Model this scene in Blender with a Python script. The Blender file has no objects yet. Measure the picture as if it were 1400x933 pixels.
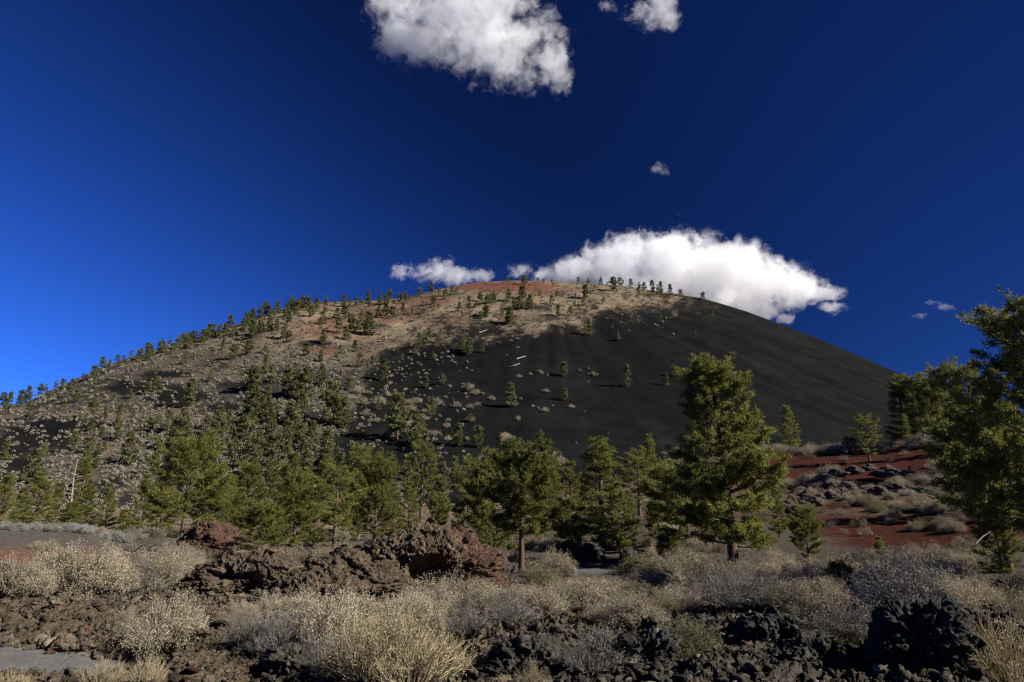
import bpy, math, random
import numpy as np
from mathutils import Vector

C = bpy.context.scene.collection
rng = np.random.default_rng(11)
R = math.radians

# ------------------------------------------------------------------ camera
W, HH, F = 1400.0, 933.0, 933.33
CAMZ = 1.7
PITCH = math.atan((690 - 466.5) / F)
cp, sp = math.cos(PITCH), math.sin(PITCH)


def pdir(px, py):
    cx = (np.asarray(px, float) - 700) / F
    cy = (466.5 - np.asarray(py, float)) / F
    return cx, cp - cy * sp, sp + cy * cp


def pix_az_u(px, py):
    x, y, z = pdir(px, py)
    return np.arctan2(x, y), z / np.hypot(x, y)


def project(x, y, z):
    z = z - CAMZ
    f = y * cp + z * sp
    f = np.where(np.abs(f) < 1e-6, 1e-6, f)
    return 700 + F * x / f, 466.5 - F * (-y * sp + z * cp) / f


# ------------------------------------------------------------------ noise
def _h(ix, iy, iz, s):
    h = (ix.astype(np.int64) * 374761393 + iy.astype(np.int64) * 668265263 + iz.astype(np.int64) * 2147483647 + s * 974634541) & 0xFFFFFFFF
    h = ((h ^ (h >> 13)) * 1274126177) & 0xFFFFFFFF
    h = ((h ^ (h >> 16)) * 2246822519) & 0xFFFFFFFF
    return ((h ^ (h >> 15)) & 0xFFFFFF) / float(0xFFFFFF)


def vnoise(x, y, z=None, s=0):
    """value noise in [-1, 1]"""
    if z is None:
        xi, yi = np.floor(x), np.floor(y)
        fx, fy = x - xi, y - yi
        u = fx * fx * fx * (fx * (fx * 6 - 15) + 10)
        v = fy * fy * fy * (fy * (fy * 6 - 15) + 10)
        zz = np.zeros_like(xi)
        a, b = _h(xi, yi, zz, s), _h(xi + 1, yi, zz, s)
        c, d = _h(xi, yi + 1, zz, s), _h(xi + 1, yi + 1, zz, s)
        return 2 * ((a * (1 - u) + b * u) * (1 - v) + (c * (1 - u) + d * u) * v) - 1
    xi, yi, zi = np.floor(x), np.floor(y), np.floor(z)
    fx, fy, fz = x - xi, y - yi, z - zi
    u = fx * fx * (3 - 2 * fx); v = fy * fy * (3 - 2 * fy); w = fz * fz * (3 - 2 * fz)
    o = 0
    for dx in (0, 1):
        for dy in (0, 1):
            for dz in (0, 1):
                k = (u if dx else 1 - u) * (v if dy else 1 - v) * (w if dz else 1 - w)
                o = o + k * _h(xi + dx, yi + dy, zi + dz, s)
    return 2 * o - 1


def fbm(x, y, z=None, o=4, s=0, g=0.5):
    t, a, n = 0, 1.0, 0
    for i in range(o):
        t = t + a * vnoise(x * 2 ** i + 17.3 * i, y * 2 ** i - 9.1 * i, None if z is None else z * 2 ** i + 3.7 * i, s + i)
        n += a
        a *= g
    return t / n


def cells(x, y, s=0):
    """2D cell noise: nearest distance, second distance, cell random"""
    xi, yi = np.floor(x), np.floor(y)
    d1 = np.full(x.shape, 9.0); d2 = np.full(x.shape, 9.0); id_ = np.zeros(x.shape)
    zz = np.zeros_like(xi)
    for dx in (-1, 0, 1):
        for dy in (-1, 0, 1):
            cx, cy = xi + dx, yi + dy
            qx = cx + _h(cx, cy, zz, s + 5); qy = cy + _h(cx, cy, zz, s + 6)
            d = np.hypot(qx - x, qy - y)
            r = _h(cx, cy, zz, s + 7)
            near = d < d1
            d2 = np.where(near, d1, np.minimum(d2, d))
            id_ = np.where(near, r, id_)
            d1 = np.where(near, d, d1)
    return d1, d2, id_


def sstep(a, b, x):
    t = np.clip((x - a) / (b - a), 0, 1)
    return t * t * (3 - 2 * t)


# ------------------------------------------------------------------ mesh helpers
def mesh(name, V, Fc, mats, midx=None, smooth=False, cols=None):
    """Fc: (n,3) or (n,4) int array, or a list of such arrays"""
    if not isinstance(Fc, (list, tuple)):
        Fc = [Fc]
    me = bpy.data.meshes.new(name)
    V = np.asarray(V, np.float32)
    me.vertices.add(len(V)); me.vertices.foreach_set('co', V.ravel())
    Fc = [f for f in Fc if len(f)]
    tot = np.concatenate([np.full(len(f), f.shape[1]) for f in Fc])
    me.loops.add(int(tot.sum())); me.loops.foreach_set('vertex_index', np.concatenate([f.ravel() for f in Fc]).astype(np.int32))
    me.polygons.add(len(tot))
    me.polygons.foreach_set('loop_start', (np.cumsum(tot) - tot).astype(np.int32))
    if midx is not None:
        me.polygons.foreach_set('material_index', np.asarray(midx, np.int32))
    if smooth:
        me.polygons.foreach_set('use_smooth', np.ones(len(tot), bool))
    for m in (mats if isinstance(mats, (list, tuple)) else [mats]):
        me.materials.append(m)
    if cols is not None:
        a = me.color_attributes.new('zone', 'FLOAT_COLOR', 'POINT')
        cc = np.ones((len(V), 4), np.float32); cc[:, :3] = cols
        a.data.foreach_set('color', cc.ravel())
    me.update(calc_edges=True)
    return me


def link(name, data, parent=None, loc=(0, 0, 0), rz=0.0, sc=1.0):
    o = bpy.data.objects.new(name, data)
    C.objects.link(o)
    o.location = loc; o.rotation_euler = (0, 0, rz)
    o.scale = (sc, sc, sc) if np.isscalar(sc) else sc
    if parent is not None:
        o.parent = parent
    return o


def tag(o, label=None, cat=None, group=None, kind=None):
    if label: o['label'] = label
    if cat: o['category'] = cat
    if group: o['group'] = group
    if kind: o['kind'] = kind
    return o


class Acc:
    """collects pieces of one mesh"""
    def __init__(s): s.V = []; s.F3 = []; s.F4 = []; s.C = []; s.n = 0
    def add(s, V, F3=None, F4=None, col=None):
        V = np.asarray(V, float).reshape(-1, 3)
        if F3 is not None and len(F3): s.F3.append(np.asarray(F3) + s.n)
        if F4 is not None and len(F4): s.F4.append(np.asarray(F4) + s.n)
        s.V.append(V)
        c = np.ones((len(V), 3)) if col is None else np.broadcast_to(np.asarray(col, float), (len(V), 3))
        s.C.append(c); s.n += len(V)
    def get(s):
        F = []
        if s.F3: F.append(np.concatenate(s.F3))
        if s.F4: F.append(np.concatenate(s.F4))
        return np.concatenate(s.V), F, np.concatenate(s.C)
    def build(s, name, mats, smooth=False):
        V, Fc, c = s.get()
        return mesh(name, V, Fc, mats, smooth=smooth, cols=c)


def tube(acc, P, Rr, n=6, col=None):
    P = np.asarray(P, float); Rr = np.asarray(Rr, float)
    T = np.gradient(P, axis=0); T /= np.linalg.norm(T, axis=1)[:, None] + 1e-9
    a = np.array([0, 0, 1.0]) if abs(T[0, 2]) < 0.9 else np.array([1.0, 0, 0])
    A = np.cross(T, a); A /= np.linalg.norm(A, axis=1)[:, None] + 1e-9
    B = np.cross(T, A)
    th = np.arange(n) * 2 * math.pi / n
    V = P[:, None] + Rr[:, None, None] * (np.cos(th)[None, :, None] * A[:, None] + np.sin(th)[None, :, None] * B[:, None])
    m = len(P)
    i = np.arange(m - 1)[:, None] * n; j = np.arange(n)[None]; k = (j + 1) % n
    Fq = np.stack([i + j, i + k, i + n + k, i + n + j], -1).reshape(-1, 4)
    acc.add(V.reshape(-1, 3), F4=Fq, col=col)


_ICO = {}
def ico(n):
    if n in _ICO: return _ICO[n]
    if n == 0:
        t = (1 + 5 ** .5) / 2
        V = np.array([(-1, t, 0), (1, t, 0), (-1, -t, 0), (1, -t, 0), (0, -1, t), (0, 1, t), (0, -1, -t), (0, 1, -t), (t, 0, -1), (t, 0, 1), (-t, 0, -1), (-t, 0, 1)], float)
        Fc = np.array([(0, 11, 5), (0, 5, 1), (0, 1, 7), (0, 7, 10), (0, 10, 11), (1, 5, 9), (5, 11, 4), (11, 10, 2), (10, 7, 6), (7, 1, 8), (3, 9, 4), (3, 4, 2), (3, 2, 6), (3, 6, 8), (3, 8, 9), (4, 9, 5), (2, 4, 11), (6, 2, 10), (8, 6, 7), (9, 8, 1)])
    else:
        V0, F0 = ico(n - 1)
        E = np.concatenate([F0[:, [0, 1]], F0[:, [1, 2]], F0[:, [2, 0]]]); E.sort(axis=1)
        u, inv = np.unique(E, axis=0, return_inverse=True); inv = inv.ravel()
        M = (V0[u[:, 0]] + V0[u[:, 1]]) / 2
        V = np.concatenate([V0, M]); m = len(F0); b = len(V0)
        ab, bc, ca = inv[:m] + b, inv[m:2 * m] + b, inv[2 * m:] + b
        Fc = np.concatenate([np.stack([F0[:, 0], ab, ca], 1), np.stack([F0[:, 1], bc, ab], 1), np.stack([F0[:, 2], ca, bc], 1), np.stack([ab, bc, ca], 1)])
    V = V / np.linalg.norm(V, axis=1)[:, None]
    _ICO[n] = (V, Fc)
    return _ICO[n]


# ------------------------------------------------------------------ materials
def new_mat(name):
    m = bpy.data.materials.new(name); m.use_nodes = True
    nt = m.node_tree
    return m, nt, nt.nodes['Principled BSDF']


def nd(nt, t, **kw):
    n = nt.nodes.new(t)
    for k, v in kw.items():
        if k.startswith('i_'):
            n.inputs[k[2:].replace('_', ' ')].default_value = v
        else:
            setattr(n, k, v)
    return n


def ground_mat(name, grain, amp, bump=0.5, dist=0.05, grain2=None, rough=0.95):
    """zone colour times fine grain, with fine relief"""
    m, nt, b = new_mat(name)
    at = nd(nt, 'ShaderNodeVertexColor', layer_name='zone')
    tc = nd(nt, 'ShaderNodeTexCoord')
    n1 = nd(nt, 'ShaderNodeTexNoise', i_Scale=grain, i_Detail=6.0, i_Roughness=0.7)
    nt.links.new(tc.outputs['Object'], n1.inputs['Vector'])
    n2 = nd(nt, 'ShaderNodeTexNoise', i_Scale=grain2 or grain * 0.13, i_Detail=5.0, i_Roughness=0.6)
    nt.links.new(tc.outputs['Object'], n2.inputs['Vector'])
    r1 = nd(nt, 'ShaderNodeMapRange'); r1.inputs[1].default_value = .3; r1.inputs[2].default_value = .7
    r1.inputs[3].default_value = 1 - amp; r1.inputs[4].default_value = 1 + amp
    nt.links.new(n1.outputs['Fac'], r1.inputs[0])
    r2 = nd(nt, 'ShaderNodeMapRange'); r2.inputs[1].default_value = .3; r2.inputs[2].default_value = .7
    r2.inputs[3].default_value = 1 - amp * .5; r2.inputs[4].default_value = 1 + amp * .5
    nt.links.new(n2.outputs['Fac'], r2.inputs[0])
    mu = nd(nt, 'ShaderNodeMath', operation='MULTIPLY')
    nt.links.new(r1.outputs[0], mu.inputs[0]); nt.links.new(r2.outputs[0], mu.inputs[1])
    vm = nd(nt, 'ShaderNodeVectorMath', operation='SCALE')
    nt.links.new(at.outputs['Color'], vm.inputs[0]); nt.links.new(mu.outputs[0], vm.inputs['Scale'])
    nt.links.new(vm.outputs[0], b.inputs['Base Color'])
    bp = nd(nt, 'ShaderNodeBump', i_Strength=bump, i_Distance=dist)
    nt.links.new(n1.outputs['Fac'], bp.inputs['Height']); nt.links.new(bp.outputs[0], b.inputs['Normal'])
    b.inputs['Roughness'].default_value = rough
    b.inputs['Specular IOR Level'].default_value = 0.15
    return m


def plant_mat(name, col, trans=0.25, var=0.35):
    """base colour times the piece's own tint; random per object"""
    m, nt, b = new_mat(name)
    at = nd(nt, 'ShaderNodeVertexColor', layer_name='zone')
    oi = nd(nt, 'ShaderNodeObjectInfo')
    mr = nd(nt, 'ShaderNodeMapRange'); mr.inputs[3].default_value = 1 - var * .5; mr.inputs[4].default_value = 1 + var * .5
    nt.links.new(oi.outputs['Random'], mr.inputs[0])
    rgb = nd(nt, 'ShaderNodeRGB'); rgb.outputs[0].default_value = (*col, 1)
    mx = nd(nt, 'ShaderNodeVectorMath', operation='MULTIPLY')
    nt.links.new(at.outputs['Color'], mx.inputs[0]); nt.links.new(rgb.outputs[0], mx.inputs[1])
    sc = nd(nt, 'ShaderNodeVectorMath', operation='SCALE')
    nt.links.new(mx.outputs[0], sc.inputs[0]); nt.links.new(mr.outputs[0], sc.inputs['Scale'])
    nt.links.new(sc.outputs[0], b.inputs['Base Color'])
    b.inputs['Roughness'].default_value = 0.75
    b.inputs['Specular IOR Level'].default_value = 0.2
    if trans:
        tr = nd(nt, 'ShaderNodeBsdfTranslucent'); nt.links.new(sc.outputs[0], tr.inputs['Color'])
        ms = nd(nt, 'ShaderNodeMixShader'); ms.inputs[0].default_value = trans
        nt.links.new(b.outputs[0], ms.inputs[1]); nt.links.new(tr.outputs[0], ms.inputs[2])
        nt.links.new(ms.outputs[0], nt.nodes['Material Output'].inputs['Surface'])
    return m


M_ground = ground_mat('lava ground', 20.0, 0.7, 1.0, 0.05, 4.0)
M_hill = ground_mat('cinder', 0.75, 0.42, 0.5, 0.8, 0.05)
for m_ in (M_hill, M_ground): m_.node_tree.nodes['Principled BSDF'].inputs['Specular IOR Level'].default_value = .02
M_rock = ground_mat('lava rock', 11.0, 0.7, 1.0, 0.08, 2.5)
M_path = ground_mat('cinder gravel', 22.0, 0.35, 0.6, 0.02)
M_needle = plant_mat('pine needles', (0.150, 0.158, 0.038), 0.42)
M_needle_far = plant_mat('far pine needles', (0.132, 0.140, 0.055), 0.3)
M_bark = plant_mat('bark', (0.085, 0.055, 0.038), 0, 0.3)
M_shrub = plant_mat('dry twigs', (0.305, 0.278, 0.222), 0.15, 0.5)
M_grey = plant_mat('grey twigs', (0.245, 0.23, 0.205), 0.1, 0.3)
M_silver = plant_mat('silver sage', (0.28, 0.285, 0.27), 0.2, 0.2)
M_dead = plant_mat('bleached wood', (0.20, 0.178, 0.15), 0, 0.2)

# ------------------------------------------------------------------ terrain shape
# ground heights along lines of sight: azimuth of picture column -> (distance, height)
GT = {
    -400: [(3, 0), (10, 0), (28, 0), (46, .8), (70, .3), (130, -1), (260, 0)],
    0: [(3, 0), (7, -.1), (14, -.02), (20, -.12), (28, -.1), (46, .75), (56, .45), (80, -1), (130, -1.5), (180, -1.5), (260, 0)],
    120: [(3, 0), (7, -.2), (14, -.12), (20, -.35), (28, -.4), (46, .55), (56, .3), (80, -1), (130, -1.5), (180, -1.5), (260, 0)],
    200: [(3, 0), (7, -.25), (10, -.25), (14, -.25), (18, -.5), (24, -.6), (30, -.55), (46, -.1), (60, -.5), (80, -1.2), (130, -1.5), (260, 0)],
    400: [(3, 0), (7, -.2), (10, -.2), (14, -.4), (18, -.6), (24, -.35), (30, -.5), (46, -1.1), (60, -1.3), (130, -1.2), (260, 0)],
    600: [(3, 0), (7, -.15), (10, -.1), (14, -.4), (18, -.85), (24, -1), (30, -1.1), (46, -1.3), (60, -1.2), (90, -.6), (130, 0), (260, 1)],
    800: [(3, 0), (7, 0), (10, 0), (13, -.1), (16, -.8), (24, -1.2), (38, -1.3), (50, -1.15), (60, -.5), (75, 1.5), (90, 3), (110, 4), (150, 3), (260, 1)],
    1000: [(3, 0), (7, 0), (10, .1), (13, 0), (16, -.7), (24, -1.2), (38, -1.25), (50, -.8), (60, .3), (75, 2.6), (90, 6.2), (105, 9.3), (120, 9.2), (180, 5), (260, 1)],
    1200: [(3, 0), (7, 0), (10, .2), (13, .1), (16, -.5), (22, -.9), (38, -1), (50, -.8), (63, 1.1), (72, 2.7), (82, 4.6), (90, 6.3), (105, 9.6), (120, 9.6), (180, 6), (260, 1)],
    1400: [(3, 0), (7, 0), (10, .25), (13, .2), (18, -.4), (24, -.7), (38, -.7), (48, -.3), (56, .7), (70, 2.6), (90, 7.2), (110, 12), (140, 14), (200, 10), (300, 1)],
    1800: [(3, 0), (10, .3), (24, -.5), (48, .1), (70, 2.8), (100, 8), (140, 12), (200, 10), (300, 1)],
}
LR = np.linspace(math.log(3), math.log(400), 160)
_gaz = np.array([float(pix_az_u(k, 690)[0]) for k in GT])
_gtab = np.array([np.interp(LR, [math.log(a) for a, _ in v], [b for _, b in v]) for v in GT.values()])
_k = np.ones(5) / 5
_gtab = np.array([np.convolve(np.pad(r, 2, mode='edge'), _k, 'valid') for r in _gtab])


def G0(x, y):
    a = np.arctan2(x, y); lr = np.log(np.maximum(np.hypot(x, y), 3.0))
    i = np.clip(np.searchsorted(_gaz, a) - 1, 0, len(_gaz) - 2)
    t = np.clip((a - _gaz[i]) / (_gaz[i + 1] - _gaz[i]), 0, 1); t = t * t * (3 - 2 * t)
    q = np.clip((lr - LR[0]) / (LR[1] - LR[0]), 0, len(LR) - 1.001); j = q.astype(int); f = q - j
    z0 = _gtab[i, j] * (1 - f) + _gtab[i, j + 1] * f
    z1 = _gtab[i + 1, j] * (1 - f) + _gtab[i + 1, j + 1] * f
    return z0 * (1 - t) + z1 * t


def smooth_zone(x, y):
    """1 where the ground is loose smooth cinder (embankment, red slopes, path), 0 on rough lava"""
    r = np.hypot(x, y)
    px, py = project(x, y, G0(x, y))
    emb = (1 - sstep(150, 215, px + 14 * vnoise(x * .3, y * .3, s=71))) * sstep(24, 30, r) * (1 - sstep(60, 80, r))
    red = sstep(1085, 1150, px - (56 - r) * 5 + 40 * fbm(x * .3, y * .3, o=3, s=3)) * sstep(44, 50, r + 3 * fbm(x * .4, y * .4, o=3, s=6)) * (1 - sstep(62, 66, r + 4 * vnoise(x * .25, y * .25, s=4) + (px - 1120) * .012))
    red2 = sstep(1015, 1040, px) * sstep(77, 80, r + 3 * vnoise(x * .2, y * .2, s=5)) * (1 - sstep(125, 140, r))
    path = sstep(0, 1, 1.2 - np.hypot((x + 6.2) / 2.7, (y - 8.6) / 1.1) + .35 * vnoise(x * 1.1, y * 1.1, s=8))
    path2 = sstep(0, 1, 1.3 - np.hypot((x - 3.2) / 3.2, (y - 33.5) / 2.4) + .3 * vnoise(x, y, s=9))
    path3 = sstep(0, 1, 1.2 - np.hypot((x - 2.2) / 2.3, (y - 20.5) / 1.0) + .3 * vnoise(x, y, s=10))
    return emb, np.maximum(red, red2 * .9), np.maximum(np.maximum(path, path2), path3)


def lava_rough(x, y):
    """blocky relief of clinkery lava, metres"""
    wx = x + .25 * vnoise(x * 1.3, y * 1.3, s=40); wy = y + .25 * vnoise(x * 1.3 + 50, y * 1.3, s=41)
    a1, b1, i1 = cells(wx * .9, wy * .9, 20)
    a2, b2, i2 = cells(wx * 4.2, wy * 4.2, 30)
    a3, b3, i3 = cells(wx * 11, wy * 11, 35)
    z = .22 * (i1 - .5) * sstep(.0, .25, b1 - a1) + .16 * fbm(x * .5, y * .5, o=3, s=44)
    a4, b4, i4 = cells(wx * 24 + 3, wy * 24, 37)
    z = z + (.06 * (i2 - .5) + .02) * sstep(.0, .3, b2 - a2) + .075 * (i3 - .3) * sstep(0, .35, b3 - a3) + .045 * (i4 - .3) * sstep(0, .3, b4 - a4)
    return z + .16 * (.3 - np.abs(fbm(x * 3.3, y * 3.3, o=4, s=50, g=.65)))


def G(x, y, parts=False):
    x = np.asarray(x, float); y = np.asarray(y, float)
    r = np.hypot(x, y)
    z = G0(x, y)
    emb, red, path = smooth_zone(x, y)
    sm = np.clip(np.maximum(np.maximum(emb, red), path), 0, 1)
    px, py = project(x, y, z)
    # rough lava in front, calmer ground in the brush flat
    front = 1 - sstep(12.5, 17, r + 1.2 * vnoise(x * .4, y * .4, s=12))
    left = (1 - sstep(560, 700, px)) * (1 - sstep(19, 27, r))
    am = np.clip(np.maximum(front, left * .8), 0, 1) * .95 + .2
    am = am + .5 * sstep(62, 66, r) * (1 - sstep(84, 92, r)) * sstep(1000, 1060, px)
    am = am * (1 - sm) * (1 - sstep(110, 150, r)) + .015
    z = z + am * lava_rough(x, y) * .9
    z = z + (1 - sm) * .12 * sstep(20, 60, r) * fbm(x * .15, y * .15, o=3, s=60)
    z = z + sm * .05 * fbm(x * .4, y * .4, o=3, s=62)
    return (z, emb, red, path, front, left, px, py) if parts else z


# cinder cone: silhouette in the picture gives, per azimuth, the slope angle of the skyline
SIL = [(-520, 676), (-400, 660), (-250, 625), (-100, 583), (0, 557), (39, 549), (69, 534), (114, 514), (154, 497), (206, 480), (244, 468), (289, 456), (332, 442), (362, 428), (417, 415), (460, 413), (510, 411), (558, 407),
       (597, 396), (648, 387), (700, 383), (784, 386), (846, 390), (897, 398), (923, 402), (961, 408), (995, 418), (1023, 427), (1062, 442), (1118, 463), (1183, 490), (1239, 515), (1300, 543), (1400, 588), (1500, 630), (1650, 670)]
_sa = np.array([float(pix_az_u(a, b)[0]) for a, b in SIL]); _su = np.array([float(pix_az_u(a, b)[1]) for a, b in SIL])


def hill_par(a):
    u1 = np.interp(a, _sa, _su, left=.005, right=.005)
    u1 = np.maximum(u1, .004)
    a0 = .02
    D = 800 * np.maximum(np.cos(a - a0), .3) ** 0.75
    B = 190 + 50 * np.cos(a)
    return u1, B, D


def hill_u(a, r):
    u1, B, D = hill_par(a)
    t = (r - B) / (D - B)
    tc = np.clip(t, 0, 1)
    g = 1 - (1 - tc) ** 1.45
    u = -.012 + (u1 + .012) * g
    back = np.clip(t - 1, 0, 3)
    u = u - u1 * .9 * back ** 1.5
    return u, t


def cone_polar(x, y):
    return np.arctan2(x - 40, 860 - y), np.hypot(x - 40, y - 860)


def Hz(x, y):
    a = np.arctan2(x, y); r = np.hypot(x, y)
    u, t = hill_u(a, r)
    z = CAMZ + r * u
    k = sstep(0, .12, t) * (1 - sstep(.80, .97, t) * .8)
    th, rd = cone_polar(x, y)
    gull = vnoise(th * 22, rd * .004, s=81) * .7 + vnoise(th * 60, rd * .01, s=82) * .3
    z = z + k * (gull + 1.6 * fbm(x * .02, y * .02, o=3, s=83))
    return np.where(t < 0, z - 3 * np.clip(-t * 8, 0, 3), z)


def Tz(x, y):
    x = np.asarray(x, float); y = np.asarray(y, float)
    a = np.arctan2(x, y); r = np.hypot(x, y)
    g = G(x, y)
    return np.where((r > 170) & (np.abs(a) < 1.05), np.maximum(g, Hz(x, y)), g)


_RS = np.exp(np.linspace(math.log(4.5), math.log(1100), 1500))


def hit(px, py, rmin=0):
    """where the sight line through a picture point meets the terrain"""
    a, u = pix_az_u(px, py); a = float(a); u = float(u)
    x, y = _RS * math.sin(a), _RS * math.cos(a)
    below = (CAMZ + _RS * u) <= Tz(x, y)
    below &= _RS > rmin
    k = np.argmax(below) if below.any() else None
    if k is None: return None
    return float(x[k]), float(y[k]), float(Tz(x[k:k + 1], y[k:k + 1])[0]), float(_RS[k])


def at(px, r):
    a = float(pix_az_u(px, 690)[0])
    for _ in range(1):
        x, y = r * math.sin(a), r * math.cos(a)
    return x, y, float(Tz(np.array([x]), np.array([y]))[0]), r


def hill_hit(px, py):
    """place on the cone seen at a picture point (the slope is solved directly)"""
    a, u = pix_az_u(px, py); a = np.asarray(a, float); u = np.asarray(u, float)
    u1, B, D = hill_par(a)
    g = np.clip((u + .012) / (u1 + .012), 0, .995)
    t = 1 - (1 - g) ** (1 / 1.45)
    r = B + (D - B) * t
    x, y = r * np.sin(a), r * np.cos(a)
    return x, y, Tz(x, y), r


def px2m(x, y, z):
    """metres per picture pixel at a point"""
    return (y * cp + (z - CAMZ) * sp) / F


# ------------------------------------------------------------------ build ground and cone
def inpoly(px, py, poly):
    c = np.zeros(px.shape, bool); j = len(poly) - 1
    for i in range(len(poly)):
        xi, yi = poly[i]; xj, yj = poly[j]
        if yi != yj:
            c ^= ((yi > py) != (yj > py)) & (px < (xj - xi) * (py - yi) / (yj - yi) + xi)
        j = i
    return c


def lerp(a, b, t):
    return a * (1 - t)[:, None] + np.asarray(b) * t[:, None]


BROWN = np.array((.088, .068, .046)); DARK = np.array((.058, .049, .037)); BLACK = np.array((.0077, .0077, .0077))
TAN = np.array((.16, .125, .082)); RED = np.array((.046, .0135, .0092)); RUST = np.array((.092, .046, .03)); GREY = np.array((.052, .047, .041))


def build_ground():
    az = np.concatenate([np.linspace(-math.pi, -.86, 50)[:-1], np.linspace(-.86, .86, 1000), np.linspace(.86, math.pi, 50)[1:]])
    rr = np.concatenate([np.exp(np.linspace(math.log(.4), math.log(5), 14))[:-1], np.exp(np.linspace(math.log(5), math.log(140), 820)), np.exp(np.linspace(math.log(140), math.log(9000), 40))[1:]])
    A, Rm = np.meshgrid(az, rr)
    x = (Rm * np.sin(A)).ravel(); y = (Rm * np.cos(A)).ravel()
    z, emb, red, path, front, left, px, py = G(x, y, True)
    r = np.hypot(x, y)
    z = np.where(r > 300, z * np.clip(1 - (r - 300) / 300, 0, 1), z)
    n, m = len(rr), len(az)
    i = np.arange(n - 1)[:, None] * m; j = np.arange(m - 1)[None]
    Fq = np.stack([i + j, i + j + 1, i + m + j + 1, i + m + j], -1).reshape(-1, 4)
    # material zones
    nz = fbm(x * .35, y * .35, o=4, s=101); nf = fbm(x * 2.2, y * 2.2, o=3, s=102)
    col = np.tile(DARK, (len(x), 1))
    w = np.clip((1 - sstep(560, 780, px)) * 1.0 + .25 * sstep(14, 18, r), 0, 1)
    col = lerp(col, BROWN, np.clip(w + .4 * nz, 0, 1))
    col = lerp(col, GREY, np.clip(.45 * sstep(15, 20, r) * (1 - sstep(50, 62, r)) + .5 * nz, 0, .8))
    hs = sstep(58, 64, r) * sstep(780, 900, px)
    col = lerp(col, RUST * .8, np.clip(hs * (.45 + .8 * nf), 0, 1))
    col = lerp(col, TAN * .9, np.clip(sstep(55, 90, r) * (1 - sstep(860, 950, px)) * (.6 + nz), 0, 1))
    col = lerp(col, np.array((.078, .07, .06)), np.clip(emb, 0, 1))
    col = lerp(col, np.array((.13, .068, .045)), np.clip(emb * (1 - sstep(30, 35, r + 3 * nz)) * .9 + emb * sstep(40, 45, r) * .6, 0, 1))
    col = lerp(col, RED * 1.1, np.clip(red * 1.15, 0, 1))
    col = lerp(col, np.array((.024, .015, .012)), np.clip(red * (.25 + 1.3 * nf + .9 * nz), 0, .75))
    col = lerp(col, np.array((.092, .09, .088)), np.clip(path, 0, 1))
    col = lerp(col, RUST * 1.1, np.clip((nf - .42) * 3 * front * (1 - path), 0, .55))
    me = mesh('ground', np.stack([x, y, z], 1), Fq, M_ground, smooth=False, cols=np.clip(col, .01, .6))
    tag(link('ground', me), kind='structure')
    # grey cinder path crossing the near left corner
    gx, gy = np.meshgrid(np.linspace(-9.5, -3.2, 150), np.linspace(6.4, 10.6, 110))
    pz, _, _, pm, _, _, _, _ = G(gx.ravel(), gy.ravel(), True)
    pz = pz + .012
    i = np.arange(109)[:, None] * 150; j = np.arange(149)[None]
    Fp = np.stack([i + j, i + j + 1, i + 151 + j, i + 150 + j], -1).reshape(-1, 4)
    Fp = Fp[(pm[Fp] > .55).all(1)]
    used = np.unique(Fp); mp_ = np.zeros(len(pz), int); mp_[used] = np.arange(len(used))
    Vp = np.stack([gx.ravel(), gy.ravel(), pz], 1)[used]
    tag(link('path', mesh('path', Vp, mp_[Fp], M_path, smooth=True, cols=np.tile((.092, .09, .088), (len(Vp), 1)))), kind='structure')


def hill_zone(px, py, s=0):
    """how far a place on the cone lies inside the tan, plant-littered soil (1) or the black cinder (0)"""
    bx = [380, 440, 485, 505, 520, 545, 600, 700, 770, 800, 850, 905, 935, 990, 1030]
    by = [700, 620, 560, 520, 480, 462, 452, 440, 436, 424, 413, 405, 402, 396, 300]
    d = np.interp(px, bx, by)
    n = vnoise(px * .03, py * .06, s=131) * 16 + vnoise(px * .09, py * .15, s=132) * 9
    n = n + vnoise(px * .13 + py * .05, py * .022, s=135) * 4 + vnoise(px * .25, py * .4, s=133) * 7 + vnoise(px * .7, py * 1.0, s=134) * 6
    t = .25 * sstep(-30, 20, d - py + n) + .75 * sstep(-12, 14, d - py + n * 1.3)
    low = sstep(640, 690, py + n) * (px < 560)
    t = np.maximum(t, low)
    for cx, cy, ax, ay in [(250, 545, 70, 15), (190, 530, 60, 9), (330, 528, 40, 10), (40, 605, 70, 26), (90, 580, 60, 10), (150, 660, 34, 16), (300, 557, 50, 9), (20, 640, 40, 20), (430, 470, 30, 5), (235, 512, 40, 7)]:
        q = np.hypot((px - cx + .9 * (py - cy)) / ax, (py - cy) / ay) + n * .02
        t = t * (1 - .93 * (1 - sstep(.55, 1.1, q)))
    return np.clip(t, 0, 1)


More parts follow.
